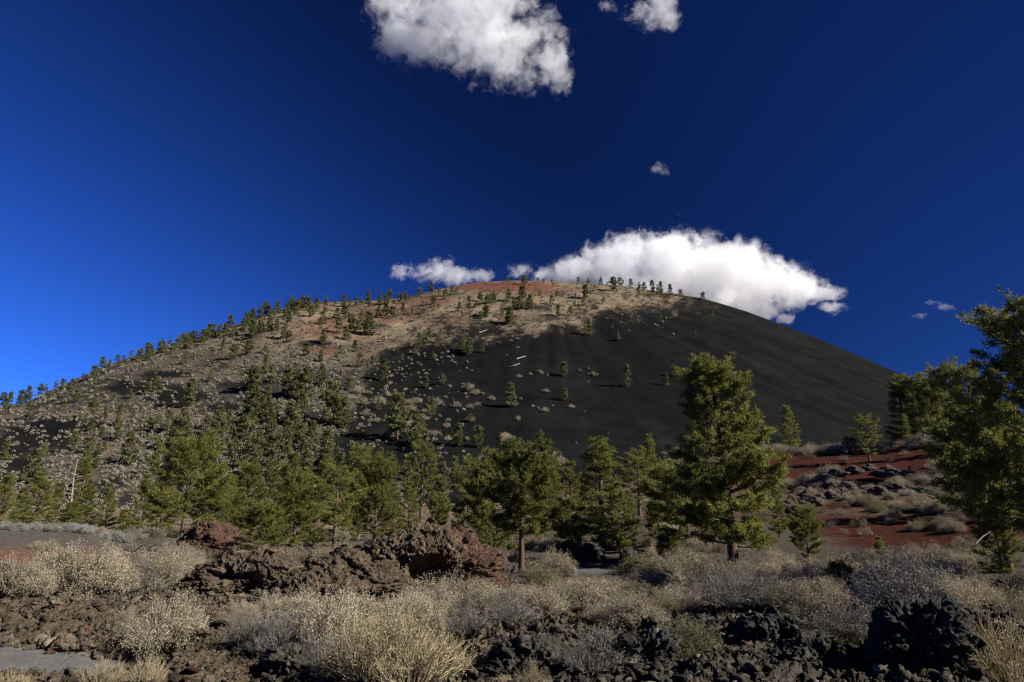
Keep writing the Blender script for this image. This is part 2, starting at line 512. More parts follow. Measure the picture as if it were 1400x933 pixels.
def build_hill():
    az = np.linspace(-1.2, 1.05, 1000)
    tt = np.concatenate([np.linspace(-.06, 0, 6)[:-1], np.linspace(0, 1, 380), np.linspace(1, 2.6, 60)[1:]])
    A, T = np.meshgrid(az, tt)
    _, B, D = hill_par(A)
    r = (B + (D - B) * T).ravel(); a = A.ravel(); t = T.ravel()
    x, y = r * np.sin(a), r * np.cos(a)
    z = Hz(x, y)
    px, py = project(x, y, z)
    n, m = len(tt), len(az)
    i = np.arange(n - 1)[:, None] * m; j = np.arange(m - 1)[None]
    Fq = np.stack([i + j, i + j + 1, i + m + j + 1, i + m + j], -1).reshape(-1, 4)
    tan = np.where(t < 1, hill_zone(px, py), sstep(900, 700, px))
    nz = fbm(x * .03, y * .03, o=4, s=140); nf = fbm(x * .16, y * .16, o=3, s=141)
    th, rd = cone_polar(x, y); st = vnoise(th * 38, rd * .006, s=142) * .6 + vnoise(th * 90, rd * .012, s=143) * .4
    col = np.tile(BLACK, (len(x), 1)) * (1 + .34 * st + .26 * nz + .22 * nf)[:, None]
    up = sstep(520, 430, py)
    T1 = np.array((.072, .062, .048)); T2 = np.array((.165, .128, .084))
    soil = lerp(np.tile(T1, (len(x), 1)), T2, np.clip(up * .9 + .55 * nf + .25 * (py > 560), 0, 1))
    soil = lerp(soil, BLACK * 1.5, np.clip(.35 + nz * 1.4 + .5 * nf - .55 * up, 0, .85))
    redm = np.zeros(len(x))
    for cx, cy, ax, ay, k in [(690, 392, 85, 9, 1.0), (740, 398, 50, 6, .6), (445, 448, 45, 16, .6), (440, 478, 26, 10, .6), (520, 430, 70, 14, .55), (575, 412, 50, 10, .6), (425, 416, 40, 6, .6), (505, 470, 25, 25, .3), (610, 440, 40, 14, .3)]:
        q = np.hypot((px - cx) / ax, (py - cy) / ay) + .35 * nf + .2 * nz
        redm = np.maximum(redm, k * (1 - sstep(.6, 1.15, q)))
    soil = lerp(soil, np.array((.115, .05, .035)), np.clip(redm, 0, 1))
    col = col * (1 - tan)[:, None] + soil * tan[:, None]
    me = mesh('cinder_cone_hill', np.stack([x, y, z], 1), Fq, M_hill, smooth=True, cols=np.clip(col, .006, .5))
    tag(link('cinder_cone_hill', me), kind='structure')


if not globals().get('NOGROUND'):
    build_ground()
    build_hill()


# ------------------------------------------------------------------ light, sky, camera
SUN_AZ, SUN_EL = R(108), R(34)
sd = Vector((math.sin(SUN_AZ) * math.cos(SUN_EL), math.cos(SUN_AZ) * math.cos(SUN_EL), math.sin(SUN_EL)))
sl = bpy.data.lights.new('sun', 'SUN'); sl.energy = 5.0; sl.angle = R(.53); sl.color = (1.0, .955, .88)
so = link('sun', sl, loc=(60, -30, 80)); so.rotation_euler = sd.to_track_quat('Z', 'Y').to_euler()

wd = bpy.data.worlds.new('World'); bpy.context.scene.world = wd; wd.use_nodes = True
nt = wd.node_tree; bg = nt.nodes['Background']
sk = nd(nt, 'ShaderNodeTexSky', sky_type='NISHITA', sun_disc=False, sun_elevation=SUN_EL, sun_rotation=SUN_AZ, altitude=2200.0, air_density=0.75, dust_density=0.0, ozone_density=4.0)
# a polarised clear sky: darkest in the band at right angles to the sun
tc = nd(nt, 'ShaderNodeTexCoord')
dt = nd(nt, 'ShaderNodeVectorMath', operation='DOT_PRODUCT'); dt.inputs[1].default_value = sd
nt.links.new(tc.outputs['Generated'], dt.inputs[0])
pol = nd(nt, 'ShaderNodeMapRange', interpolation_type='SMOOTHSTEP'); pol.inputs[1].default_value = -.85; pol.inputs[2].default_value = .12
pol.inputs[3].default_value = 1.0; pol.inputs[4].default_value = .20
nt.links.new(dt.outputs['Value'], pol.inputs[0])
gm = nd(nt, 'ShaderNodeGamma'); gm.inputs[1].default_value = 1.15
nt.links.new(sk.outputs[0], gm.inputs[0])
tn = nd(nt, 'ShaderNodeVectorMath', operation='MULTIPLY'); tn.inputs[1].default_value = (.34, .77, 1.80)
nt.links.new(gm.outputs[0], tn.inputs[0])
mp = nd(nt, 'ShaderNodeVectorMath', operation='SCALE')
p2 = nd(nt, 'ShaderNodeMapRange', interpolation_type='SMOOTHSTEP'); p2.inputs[1].default_value = .05; p2.inputs[2].default_value = .45; p2.inputs[3].default_value = 1.0; p2.inputs[4].default_value = 1.36
nt.links.new(dt.outputs['Value'], p2.inputs[0])
pm = nd(nt, 'ShaderNodeMath', operation='MULTIPLY'); nt.links.new(pol.outputs[0], pm.inputs[0]); nt.links.new(p2.outputs[0], pm.inputs[1])
nt.links.new(tn.outputs[0], mp.inputs[0]); nt.links.new(pm.outputs[0], mp.inputs['Scale'])
nt.links.new(mp.outputs[0], bg.inputs['Color']); bg.inputs['Strength'].default_value = .0415

cam = bpy.data.cameras.new('camera'); cam.lens = 24; cam.sensor_width = 36; cam.clip_start = .1; cam.clip_end = 30000
co = link('camera', cam, loc=(0, 0, CAMZ)); co.rotation_euler = (math.pi / 2 + PITCH, 0, 0)
S = bpy.context.scene; S.camera = co
S.view_settings.view_transform = 'Standard'; S.view_settings.look = 'None'; S.view_settings.exposure = 1.0; S.view_settings.gamma = 1
S.view_settings.use_curve_mapping = False
S.cycles.max_bounces = 8; S.cycles.diffuse_bounces = 2; S.cycles.volume_bounces = 12; S.cycles.transmission_bounces = 3; S.cycles.transparent_max_bounces = 4
S.cycles.use_denoising = True; S.cycles.use_adaptive_sampling = False; S.cycles.pixel_filter_type = 'BLACKMAN_HARRIS'; S.cycles.filter_width = 1.25; S.cycles.volume_max_steps = 256


# ------------------------------------------------------------------ clouds: lit volumes of droplets
def cloud(name, label, dist, blobs, depth, dens, nscale, amp, group, seed=0, thr=.0, step=0.12, soft=.3):
    """blobs: picture circles (px, py, rx, ry) turned into ellipsoids at a real distance"""
    els = []
    for px, py, rx, ry in blobs:
        d = np.array([float(v) for v in pdir(px, py)]); 
        p = d * dist + np.array([0, 0, CAMZ])
        k = dist / F
        els.append((p, rx * k, ry * k))
    cen = np.mean([e[0] for e in els], axis=0)
    acc = Acc(); V, Fc = ico(2)
    u = np.array([0, -sp, cp]); f = np.array([0, cp, sp]); rgt = np.array([1.0, 0, 0])
    g = 1.0 + amp * .8
    for p, rx, ry in els:
        rd = depth * min(rx, ry * 1.6)
        acc.add(p - cen + g * (V[:, :1] * rx * rgt + V[:, 1:2] * rd * f + V[:, 2:3] * ry * u), F3=Fc)
    Vx, Fx, _ = acc.get()
    tmp = bpy.data.objects.new('tmp', mesh('tmp', Vx, Fx, [])); C.objects.link(tmp)
    ext = np.ptp(Vx, axis=0).max()
    md = tmp.modifiers.new('r', 'REMESH'); md.mode = 'VOXEL'; md.voxel_size = ext / 60
    dg = bpy.context.evaluated_depsgraph_get()
    me = bpy.data.meshes.new_from_object(tmp.evaluated_get(dg)); bpy.data.objects.remove(tmp)
    me.name = name
    m = bpy.data.materials.new('cloud vapour'); m.use_nodes = True; nt = m.node_tree; nt.nodes.clear()
    out = nd(nt, 'ShaderNodeOutputMaterial'); vs = nd(nt, 'ShaderNodeVolumeScatter'); vs.inputs['Color'].default_value = (1, 1, 1, 1); vs.inputs['Anisotropy'].default_value = 0.0
    nt.links.new(vs.outputs[0], out.inputs['Volume'])
    tc = nd(nt, 'ShaderNodeTexCoord')
    last = None
    for p, rx, ry in els:
        c = p - cen; rd = depth * min(rx, ry * 1.6)
        mp_ = nd(nt, 'ShaderNodeMapping', vector_type='TEXTURE')
        mp_.inputs['Location'].default_value = c; mp_.inputs['Rotation'].default_value = (PITCH, 0, 0); mp_.inputs['Scale'].default_value = (rx, rd, ry)
        nt.links.new(tc.outputs['Object'], mp_.inputs['Vector'])
        ln = nd(nt, 'ShaderNodeVectorMath', operation='LENGTH'); nt.links.new(mp_.outputs[0], ln.inputs[0])
        if last is None: last = ln.outputs['Value']
        else:
            mn = nd(nt, 'ShaderNodeMath', operation='SMOOTH_MIN'); mn.inputs[2].default_value = .25
            nt.links.new(last, mn.inputs[0]); nt.links.new(ln.outputs['Value'], mn.inputs[1]); last = mn.outputs[0]
    lo = nd(nt, 'ShaderNodeTexNoise', noise_dimensions='4D', i_Scale=nscale, i_Detail=2.0, i_Roughness=.5, i_W=float(seed))
    hi = nd(nt, 'ShaderNodeTexNoise', noise_dimensions='4D', i_Scale=nscale * 3.3, i_Detail=5.0, i_Roughness=.68, i_W=float(seed) + .5, i_Distortion=.6)
    for q in (lo, hi): nt.links.new(tc.outputs['Object'], q.inputs['Vector'])
    def mth(op, a, b):
        n = nd(nt, 'ShaderNodeMath', operation=op)
        for k_, v in ((0, a), (1, b)):
            if isinstance(v, (int, float)): n.inputs[k_].default_value = v
            else: nt.links.new(v, n.inputs[k_])
        return n.outputs[0]
    l_ = mth('MULTIPLY', mth('SUBTRACT', lo.outputs['Fac'], .5), amp * 2.6)
    h_ = mth('MULTIPLY', mth('SUBTRACT', hi.outputs['Fac'], .5), amp * 3.6)
    a3 = mth('SUBTRACT', mth('ADD', l_, h_), last)
    mr = nd(nt, 'ShaderNodeMapRange', interpolation_type='SMOOTHSTEP'); mr.inputs[1].default_value = -1 + thr; mr.inputs[2].default_value = -1 + thr + soft; mr.inputs[3].default_value = 0; mr.inputs[4].default_value = dens
    nt.links.new(a3, mr.inputs[0]); nt.links.new(mr.outputs[0], vs.inputs['Density'])
    me.materials.clear(); me.materials.append(m)
    m.cycles.volume_step_rate = step
    o = link(name, me, loc=cen); tag(o, label, 'cloud', group)
    return o


if not globals().get('NOCLOUD'):
    G_ = 'clouds in the sky'
    cloud('cloud', 'large bright white cumulus rising behind the right side of the summit', 2600,
          [(790, 372, 40, 22), (850, 358, 55, 34), (915, 355, 62, 40), (985, 372, 62, 42), (1045, 388, 55, 36), (1000, 410, 70, 32), (1092, 396, 36, 24), (1046, 422, 30, 16), (1122, 402, 32, 14), (1132, 420, 20, 10), (1072, 436, 14, 9), (880, 390, 80, 30)],
          1.0, .014, .008, .66, G_, 3, soft=.42)
    cloud('cloud', 'big ragged white cloud cut by the top edge, tapering to a point at right', 2400,
          [(530, 8, 34, 22), (545, 50, 30, 36), (590, 60, 60, 26), (600, 20, 60, 34), (660, 40, 65, 48), (715, 55, 45, 48), (690, 82, 60, 20), (752, 82, 28, 26), (768, 106, 15, 20), (640, -10, 90, 30), (600, 82, 30, 10)],
          1.0, .0095, .007, 1.05, G_, 8, soft=.75)
    cloud('cloud', 'small soft cloud at the top edge, right of the big ragged cloud', 2500, [(880, 18, 20, 20), (902, 12, 26, 22), (893, 34, 18, 10), (915, 26, 16, 12)], .9, .010, .012, 1.0, G_, 12, step=.18, soft=.7)
    cloud('cloud', 'thin flat white wisp above the left side of the red summit', 2600, [(592, 372, 30, 15), (622, 377, 40, 13), (652, 378, 26, 8), (545, 372, 14, 10)], .9, .011, .013, .95, G_, 17, step=.18, soft=.6)
    cloud('cloud', 'small white puff just left of the large cumulus, touching the summit line', 2600, [(718, 372, 20, 14), (742, 378, 22, 13), (764, 378, 18, 11)], .9, .012, .013, .8, G_, 21, step=.18, soft=.6)
    cloud('cloud', 'tiny faint wisp floating high above the large cumulus', 2500, [(898, 230, 13, 7), (906, 235, 7, 5)], .9, .008, .022, 1.3, G_, 25, step=.2, soft=1.0)
    cloud('cloud', 'tiny scrap of cloud between the ragged cloud and the small soft cloud', 2500, [(829, 8, 11, 9)], .9, .009, .02, 1.2, G_, 29, step=.2, soft=.9)
    cloud('cloud', 'faint thin streak of cloud low in the sky above the dark right-hand pines', 2600, [(1270, 414, 20, 4), (1292, 420, 12, 4), (1258, 432, 10, 5)], .9, .008, .016, 1.2, G_, 33, step=.2, soft=1.0)


# ------------------------------------------------------------------ pines
def unit(v): return v / (np.linalg.norm(v, axis=-1, keepdims=True) + 1e-9)


def tufts(acc, P, D, ln, wd_, n, rg, spread=.85, tint=None):
    """needle bundles: n slim triangles fanning from each point"""
    m = len(P)
    d = unit(D[:, None] * .75 + rg.normal(0, 1, (m, n, 3)) * spread * .6)
    L = ln * rg.uniform(.7, 1.25, (m, n, 1))
    side = unit(np.cross(d, rg.normal(0, 1, (m, n, 3)))) * (wd_ * .5)
    b = P[:, None] + d * L * .08
    mid = P[:, None] + d * L * .55
    tip = P[:, None] + d * L
    V = np.stack([b, mid + side, tip, mid - side], 2).reshape(-1, 3)
    Fq = np.arange(m * n * 4).reshape(-1, 4)
    t = (rg.uniform(.75, 1.25, (m, 1)) if tint is None else tint) * rg.uniform(.85, 1.15, (m, n))
    hue = rg.uniform(-.12, .16, (m, 1)) * np.ones((1, n))
    c = np.stack([t * (1 + hue), t, t * (1 - hue)], -1)
    acc.add(V, F4=Fq, col=np.repeat(c.reshape(-1, 3), 4, axis=0))


def pine(seed, H, prof, cb=.15, nl=60, tr=None, lean=(0, 0), ln=.2, wd_=.028, nt=9, dens=1.0, gaps=.15, droop=.1, side=None, flat=0.0, spread=1.0, tf=.35):
    """H metres; prof(t) crown radius in metres, t=0 crown base .. 1 top; side: azimuth bias function"""
    rg = np.random.default_rng(seed)
    tr = tr or H * .022
    tk, cr = Acc(), Acc()
    zs = np.linspace(0, H * .97, 14)
    wob = np.cumsum(rg.normal(0, .012 * H / 10, (14, 2)), axis=0); wob -= wob[0]
    P = np.stack([wob[:, 0] + lean[0] * (zs / H) ** 1.5 * H, wob[:, 1] + lean[1] * (zs / H) ** 1.5 * H, zs], 1)
    rad = tr * (1 - zs / H) ** .75 + .012
    rad[0] *= 1.45; rad[1] *= 1.05
    P[0, 2] = -.25
    bc = np.array((1, 1, 1)); lc = np.array((1.5, 1.75, 2.0))
    tube(tk, P, rad, 8, col=bc)
    # limbs
    tl = cb + (1 - cb) * np.sort(rg.uniform(0, 1, nl) ** .92)
    tl = np.clip(tl, 0, .985)
    az = np.arange(nl) * 2.39996 + rg.uniform(-.6, .6, nl)
    TP, TD, TT = [], [], []
    for h, a in zip(tl, az):
        t = (h - cb) / (1 - cb)
        base = np.array([np.interp(h * H, zs, P[:, k]) for k in range(3)])
        L = prof(t) * rg.uniform(.62, 1.12) * (1 + (side(a, t) if side else 0))
        if rg.random() < gaps * .5: L *= .55
        if t < .9 and rg.random() < gaps * .35: continue
        L = max(L, .22)
        el = (-.15 + .95 * t ** 1.4) - droop + rg.normal(0, .12)
        d0 = np.array([math.cos(a) * math.cos(el), math.sin(a) * math.cos(el), math.sin(el)])
        hz = np.array([math.cos(a), math.sin(a), 0.0]); lat = np.array([-math.sin(a), math.cos(a), 0])
        s = np.linspace(0, 1, 6)[:, None]
        bend = rg.normal(0, .12)
        Q = base + d0 * L * s + np.array([0, 0, 1.0]) * (L * .30 * s ** 2.2) * (1 - flat) + lat * bend * L * s ** 2
        tube(tk, Q, np.linspace(max(tr * .30 * (1 - h) + .012, .014) * min(1, .4 + L / 2), .006, 6), 5, col=lc)
        tint = rg.uniform(.78, 1.2)
        nw = int((4 + 8.0 * L) * dens)
        for k in range(nw):
            sk_ = rg.uniform(.28, 1.0) if t > .8 else rg.uniform(.42, 1.02)
            q = base + d0 * L * sk_ + np.array([0, 0, 1.0]) * L * .30 * sk_ ** 2.2 * (1 - flat) + lat * bend * L * sk_ ** 2
            sg = 1 if k % 2 else -1
            an = rg.uniform(.35, 1.25)
            dd = unit(hz * math.cos(an) + lat * sg * math.sin(an) + np.array([0, 0, rg.uniform(-.05, .55)]))
            l2 = L * rg.uniform(.16, .34) * (1.15 - .5 * sk_) + .10
            if l2 > .25 and H < 30:
                tube(tk, np.stack([q, q + dd * l2 * .5, q + dd * l2 + np.array([0, 0, .06 * l2])]), [.012, .009, .005], 3, col=bc)
            nb = max(2, int(l2 / (ln * .55)))
            ss = np.linspace(tf, 1, nb)
            TP.append(q + dd * l2 * ss[:, None] + rg.normal(0, ln * .2, (nb, 3)))
            TD.append(np.tile(unit(dd * .8 + np.array([0, 0, .55])), (nb, 1)))
            TT.append(np.full(nb, tint * rg.uniform(.85, 1.15)))
    # leader tuft
    TP.append(P[-1] + rg.normal(0, ln * .5, (6, 3))); TD.append(np.tile([0, 0, 1.0], (6, 1))); TT.append(np.full(6, 1.1))
    tufts(cr, np.concatenate(TP), np.concatenate(TD), ln, wd_, nt, rg, spread=spread, tint=np.concatenate(TT)[:, None])
    return tk, cr


def cone_prof(w, top=.12, pw=.8, low=.75):
    return lambda t: w * (low + (1 - low) * min(1, t / .18)) * (top + (1 - top) * (1 - t) ** pw)


def round_prof(w, peak=.35, top=.2):
    def f(t):
        return w * ((.62 + .38 * t / peak) if t < peak else (top + (1 - top) * math.sqrt(max(0, 1 - ((t - peak) / (1 - peak)) ** 1.8))))
    return f


PINES = {}


def def_pine(key, H, **k):
    tk, cr = pine(H=H, **k)
    PINES[key] = (tk.build('trunk', M_bark, True), cr.build('crown', M_needle), H)


def big_prof(t):
    # tall near pine: narrow rounded head, waist, broad skirt
    return float(np.interp(t, [0, .08, .2, .35, .5, .58, .7, .85, .95, 1.0], [1.8, 2.8, 3.1, 2.9, 2.25, 1.95, 1.85, 1.6, 1.15, .4]))


# the three pines that stand out get their own shape
def_pine('tall', 10.0, seed=6, prof=big_prof, cb=.10, nl=145, tr=.26, ln=.25, wd_=.042, nt=13, spread=1.25, tf=.6, dens=.95, gaps=.3, droop=.05, lean=(-.045, .01), side=lambda a, t: .16 * math.cos(a) * (1 if t < .4 else 0))
def_pine('spread', 6.0, seed=9, prof=round_prof(2.25, .28, .2), cb=.33, nl=85, tr=.15, ln=.20, wd_=.036, nt=12, spread=1.25, tf=.6, dens=1.1, gaps=.25, side=lambda a, t: .12 * math.cos(a))
def_pine('large', 9.6, seed=31, prof=lambda t: float(np.interp(t, [0, .15, .4, .55, .68, .8, .93, 1], [3.6, 3.9, 3.4, 2.3, 1.9, 2.1, 1.5, .5])), cb=.20, nl=110, tr=.24, ln=.25, wd_=.042, nt=12, spread=1.25, tf=.6, dens=.9, gaps=.45, droop=.0)
# kinds of medium pine
def_pine('cone', 9.0, seed=41, prof=cone_prof(2.5, .2), cb=.03, nl=95, ln=.25, wd_=.045, nt=9, dens=1.0, gaps=.3)
def_pine('slim', 10.0, seed=42, prof=cone_prof(1.9, .2, .7), cb=.05, nl=95, ln=.26, wd_=.048, nt=9, dens=1.0, gaps=.35)
def_pine('round', 8.0, seed=43, prof=round_prof(2.7, .35, .25), cb=.08, nl=90, ln=.25, wd_=.048, nt=9, dens=.9, gaps=.35)
def_pine('wide', 8.0, seed=44, prof=round_prof(3.6, .30, .25), cb=.10, nl=95, ln=.26, wd_=.05, nt=9, dens=.8, gaps=.4, droop=-.1)
def_pine('open', 9.0, seed=45, prof=round_prof(2.2, .45, .25), cb=.20, nl=65, ln=.25, wd_=.045, nt=9, dens=.9, gaps=.5)
def_pine('young', 3.0, seed=46, prof=cone_prof(.85, .2, .7), cb=.06, nl=45, tr=.05, ln=.17, wd_=.035, nt=9, dens=1.5, gaps=.1)
def_pine('bushy', 4.0, seed=47, prof=round_prof(2.2, .25, .25), cb=.05, nl=70, tr=.09, ln=.20, wd_=.04, nt=9, dens=1.0, gaps=.2)

# far pines: one mesh each, trunk and needles as two materials
FAR = []
for i, (pf, cb) in enumerate([(cone_prof(2.3, .2, .8), .04), (cone_prof(1.9, .2, .6), .04), (round_prof(2.5, .35, .25), .07), (round_prof(2.1, .4, .25), .10), (cone_prof(2.7, .15, .9), .03), (cone_prof(2.5, .25, .7), .05)]):
    tk, cr = pine(seed=60 + i, H=8.0, prof=pf, cb=cb, nl=52, tr=.16, ln=.50, wd_=.21, nt=5, dens=.62, gaps=.4, droop=.0)
    V1, F1, C1 = tk.get(); V2, F2, C2 = cr.get()
    n1 = sum(len(f) for f in F1)
    Fa = [f for f in F1] + [f + len(V1) for f in F2]
    # trunk faces first (all quads), then needles
    Fa = [np.concatenate(Fa)] if all(f.shape[1] == 4 for f in Fa) else Fa
    mi = np.concatenate([np.zeros(n1), np.ones(sum(len(f) for f in F2))])
    FAR.append(mesh('pine_tree', np.concatenate([V1, V2]), Fa, [M_bark, M_needle_far], midx=mi, cols=np.concatenate([C1, C2])))

TREES = []


def place_pine(key, px, ytop, label, ybase=None, r=None, wide=1.0, rz=None, group='pines at the foot of the cone', sink=.05, kind='pine'):
    if r is None:
        h = hit(px, ybase)
        x, y, z, r = h
    else:
        x, y, z, r = at(px, r)
    _, u = pix_az_u(px, ytop)
    Ht = CAMZ + r * float(u) - z
    tk, cr, H0 = PINES[key]
    s = Ht / H0
    root = link('pine_tree', None, loc=(x, y, z - sink), rz=rng.uniform(0, 6.28) if rz is None else rz, sc=(s * wide, s * wide, s))
    tag(root, label, 'pine tree', group)
    link('trunk', tk, root); link('crown', cr, root)
    TREES.append((x, y, s * 2))
    return root


FG = 'pines in the foreground brush'
MG = 'pines at the foot of the cone'
place_pine('tall', 1004, 500, 'tallest pine in front of the black slope, narrow rounded head over a broad skirt', ybase=774, wide=.95, rz=0, group=FG)
place_pine('spread', 713, 622, 'spreading pine with a bare lower trunk rising from pale brush beside the brown lava mound', r=31, rz=0, group=FG)
place_pine('large', 1448, 432, 'large shaded pine cut by the right edge, its crown above the hillside', r=26, rz=2.0, wide=.95, group=FG)
place_pine('spread', 1366, 560, 'shadowed round pine directly under the large pine at the right edge', r=32, wide=.8, group=FG)
place_pine('round', 1107, 696, 'small bushy pine with a thin dark trunk right of the tallest pine', ybase=779, wide=.85, group=FG)
place_pine('bushy', 1356, 714, 'low bright pine under the large shaded pine, a bleached branch leaning on it', r=32, wide=.8, group=FG)
place_pine('young', 1196, 734, 'tiny yellow-green pine sprout before the lower red cinder slope', r=41, group=FG, kind='sapling')
place_pine('bushy', 1137, 772, 'tiny flat yellow-green pine seedling among brush right of the small bushy pine', r=25, wide=1.1, group=FG)
place_pine('slim', 822, 600, 'tall dark pine with a blunt top just right of the spreading pine', r=47, wide=1.55, group=MG)
place_pine('cone', 781, 633, 'pointed pine between the spreading pine and the tall blunt-topped pine', r=50, wide=.9, group=MG)
place_pine('young', 777, 690, 'small light green pine touching the right side of the spreading pine', r=38, wide=.9, group=MG)
place_pine('cone', 846, 660, 'short dense pine at the right foot of the tall blunt-topped pine', r=44, wide=.9, group=MG)
place_pine('open', 874, 617, 'open crooked pine showing bare pale limbs over a patch of red soil', r=66, wide=1.25, group=MG)
place_pine('slim', 892, 594, 'slender pointed pine standing behind the open crooked pine', r=78, wide=.9, group=MG)
place_pine('bushy', 938, 648, 'broad dark pine thicket against the left skirt of the tallest pine', r=46, wide=1.05, group=MG)
place_pine('cone', 915, 632, 'dark pine between the crooked pine and the tallest pine', r=58, wide=.9, group=MG)
place_pine('cone', 1062, 648, 'dark pine half hidden behind the right skirt of the tallest pine', r=52, wide=.62, group=MG)
place_pine('bushy', 905, 735, 'tiny light green pine bush below the broad dark thicket', r=38, wide=.7, group=MG)
place_pine('bushy', 676, 640, 'dark pine crowding behind the left side of the spreading pine', r=46, wide=.75, group=MG)
# left half, behind the lava and the cinder bank
place_pine('wide', 248, 610, 'broad many-layered pine with gaps between its boughs, left of the brown lava', ybase=737, wide=.95, rz=1.0)
place_pine('bushy', 356, 697, 'low yellow-green pine bush sitting on the brown lava ridge', ybase=764, wide=1.0)
place_pine('open', 456, 642, 'pine with a straight pale trunk at the left end of the brown lava mound', ybase=760, wide=1.25)
place_pine('round', 405, 652, 'dark green pine behind the low yellow-green pine bush', r=47, wide=.95)
place_pine('cone', 432, 668, 'narrow dark pine left of the straight pale-trunked pine', r=52, wide=.8)
place_pine('wide', 514, 640, 'leaning pine with a wide flat crown behind the brown mound', r=52, wide=.72)
place_pine('cone', 538, 662, 'dark pine at the right edge of the wide flat crown behind the mound', r=60, wide=.8)
place_pine('slim', 628, 678, 'small pointed pine behind the right shoulder of the brown mound', r=45, wide=1.1)
place_pine('open', 640, 630, 'thin-trunked pine rising behind the small pointed pine by the mound', r=85)
place_pine('open', 576, 612, 'slender pine with a pale bare trunk above the peak of the brown mound', r=85)
place_pine('slim', 604, 652, 'thin pine between the pale-trunked pine and the mound\'s right shoulder', r=80, wide=.8)
place_pine('cone', 52, 647, 'bright pyramid-shaped pine above the silver bushes on the cinder bank', r=62, wide=1.25)
place_pine('cone', 4, 652, 'bright pine cut by the left edge above the cinder bank', r=60, wide=1.3)
place_pine('slim', 122, 664, 'dark narrow pine right of the bleached snag', r=66, wide=1.2)
place_pine('cone', 148, 662, 'pointed pine second to the right of the bleached snag', r=66, wide=.85)
place_pine('young', 97, 688, 'small yellow-green pine at the foot of the bleached snag', r=58, wide=1.3)
place_pine('young', 172, 698, 'small bright pine bush at the right end of the cinder bank', r=58, wide=1.3)
place_pine('slim', 109, 618, 'tall thin dark pine directly behind the bleached snag', r=110, wide=.8)
place_pine('cone', 312, 652, 'dark pine right of the broad many-layered pine', r=75, wide=1.0)
place_pine('round', 338, 640, 'rounded pine above the low yellow-green pine bush', r=80, wide=1.0)
place_pine('slim', 368, 632, 'narrow pine behind the dark green pine on the lava ridge', r=90, wide=1.0)
place_pine('cone', 395, 622, 'pointed pine topping the clump behind the dark green lava-ridge pine', r=105)
place_pine('round', 473, 655, 'rounded pine right of the straight pale-trunked pine', r=70, wide=.8)
place_pine('open', 494, 612, 'open pine above the wide flat crown behind the mound', r=110)
place_pine('slim', 442, 622, 'thin pine above and behind the straight pale-trunked pine', r=110)
place_pine('round', 287, 640, 'rounded pine peeping over the right side of the broad many-layered pine', r=95)
place_pine('cone', 198, 650, 'dark pine partly behind the left side of the broad many-layered pine', r=72, wide=.9)
place_pine('cone', 655, 662, 'dark pointed pine left of the spreading pine', r=60, wide=.85)
place_pine('cone', 756, 648, 'dark pine directly behind the spreading pine\'s right side', r=62, wide=.9)
for kd, px, yt, r_, wd2, lb in [
        ('cone', 30, 668, 75, 1.0, 'half-hidden pine between the two bright bank pines at the far left'),
        ('slim', 78, 660, 84, 1.0, 'dark pine just left of the bleached snag'),
        ('round', 222, 655, 62, .8, 'dark pine filling the lower left of the broad many-layered pine'),
        ('cone', 330, 668, 58, 1.0, 'dark pine just right of the rusty hump\'s top'),
        ('bushy', 300, 690, 52, .7, 'low dark pine bush behind the rusty hump'),
        ('cone', 385, 668, 60, .9, 'shaded pine right behind the low yellow-green pine bush'),
        ('slim', 420, 640, 78, 1.0, 'dark pine filling behind the narrow dark pine'),
        ('round', 492, 668, 60, .7, 'dark pine under the left of the wide flat crown behind the mound'),
        ('cone', 560, 660, 70, .9, 'dark pine over the left side of the highest mound\'s peak'),
        ('bushy', 600, 684, 62, .6, 'low pine peeping over the highest mound\'s peak'),
        ('cone', 665, 690, 44, .8, 'short pine at the right foot of the highest mound'),
        ('round', 740, 672, 55, .8, 'dark pine low behind the spreading pine\'s trunk'),
        ('cone', 800, 655, 60, .9, 'dark pine between the small light green pine and the tall blunt-topped pine'),
        ('cone', 860, 672, 56, .9, 'dark pine below the open crooked pine\'s left limb'),
        ('bushy', 895, 690, 52, .6, 'low dark pine under the slender pointed pine')]:
    place_pine(kd, px, yt, lb, r=r_, wide=wd2)
# on the right-hand red hillside
HG = 'pines on the red hillside'
place_pine('cone', 1088, 556, 'lone conical pine on the upper red terrace against black cinder', r=103, wide=.95, group=HG)
place_pine('young', 1140, 601, 'very small pine on the red terrace edge, right of the lone conical pine', r=106, group=HG)
place_pine('open', 1196, 569, 'rounded pine with a dark trunk on the middle of the red terrace', r=90, wide=1.15, group=HG)
place_pine('bushy', 1172, 600, 'low dark pine bush tucked left of the rounded terrace pine', r=98, wide=1.0, group=HG)
place_pine('slim', 1249, 512, 'tall dark pine at the end of the black slope, its top against the sky', r=125, wide=1.15, group=HG)
place_pine('slim', 1252, 565, 'dark pine in front of the tall dark skyline pine', r=108, wide=1.2, group=HG)
place_pine('cone', 1250, 636, 'small bright conical pine below the red terrace at its right end', r=80, wide=.85, group=HG)
place_pine('round', 1276, 517, 'rounded dark skyline pine right of the tall dark one', r=125, wide=.8, group=HG)
place_pine('round', 1294, 519, 'dark pine crown just left of the large shaded pine, on the skyline', r=120, wide=.8, group=HG)
place_pine('wide', 1318, 507, 'wide dark pine merging into the large shaded pine on the skyline', r=100, wide=.7, group=HG)
place_pine('round', 1350, 505, 'dark pine hidden mostly behind the large shaded pine', r=80, wide=.75, group=HG)
place_pine('cone', 1300, 560, 'shadowy pine on the slope under the skyline pines', r=92, wide=1.1, group=HG)
place_pine('bushy', 1272, 606, 'light green pine bush right of the dark pines on the terrace end', r=97, wide=.8, group=HG)
place_pine('bushy', 1345, 575, 'dense dark pine filling the gap behind the large shaded pine', r=60, wide=.52, group=HG)

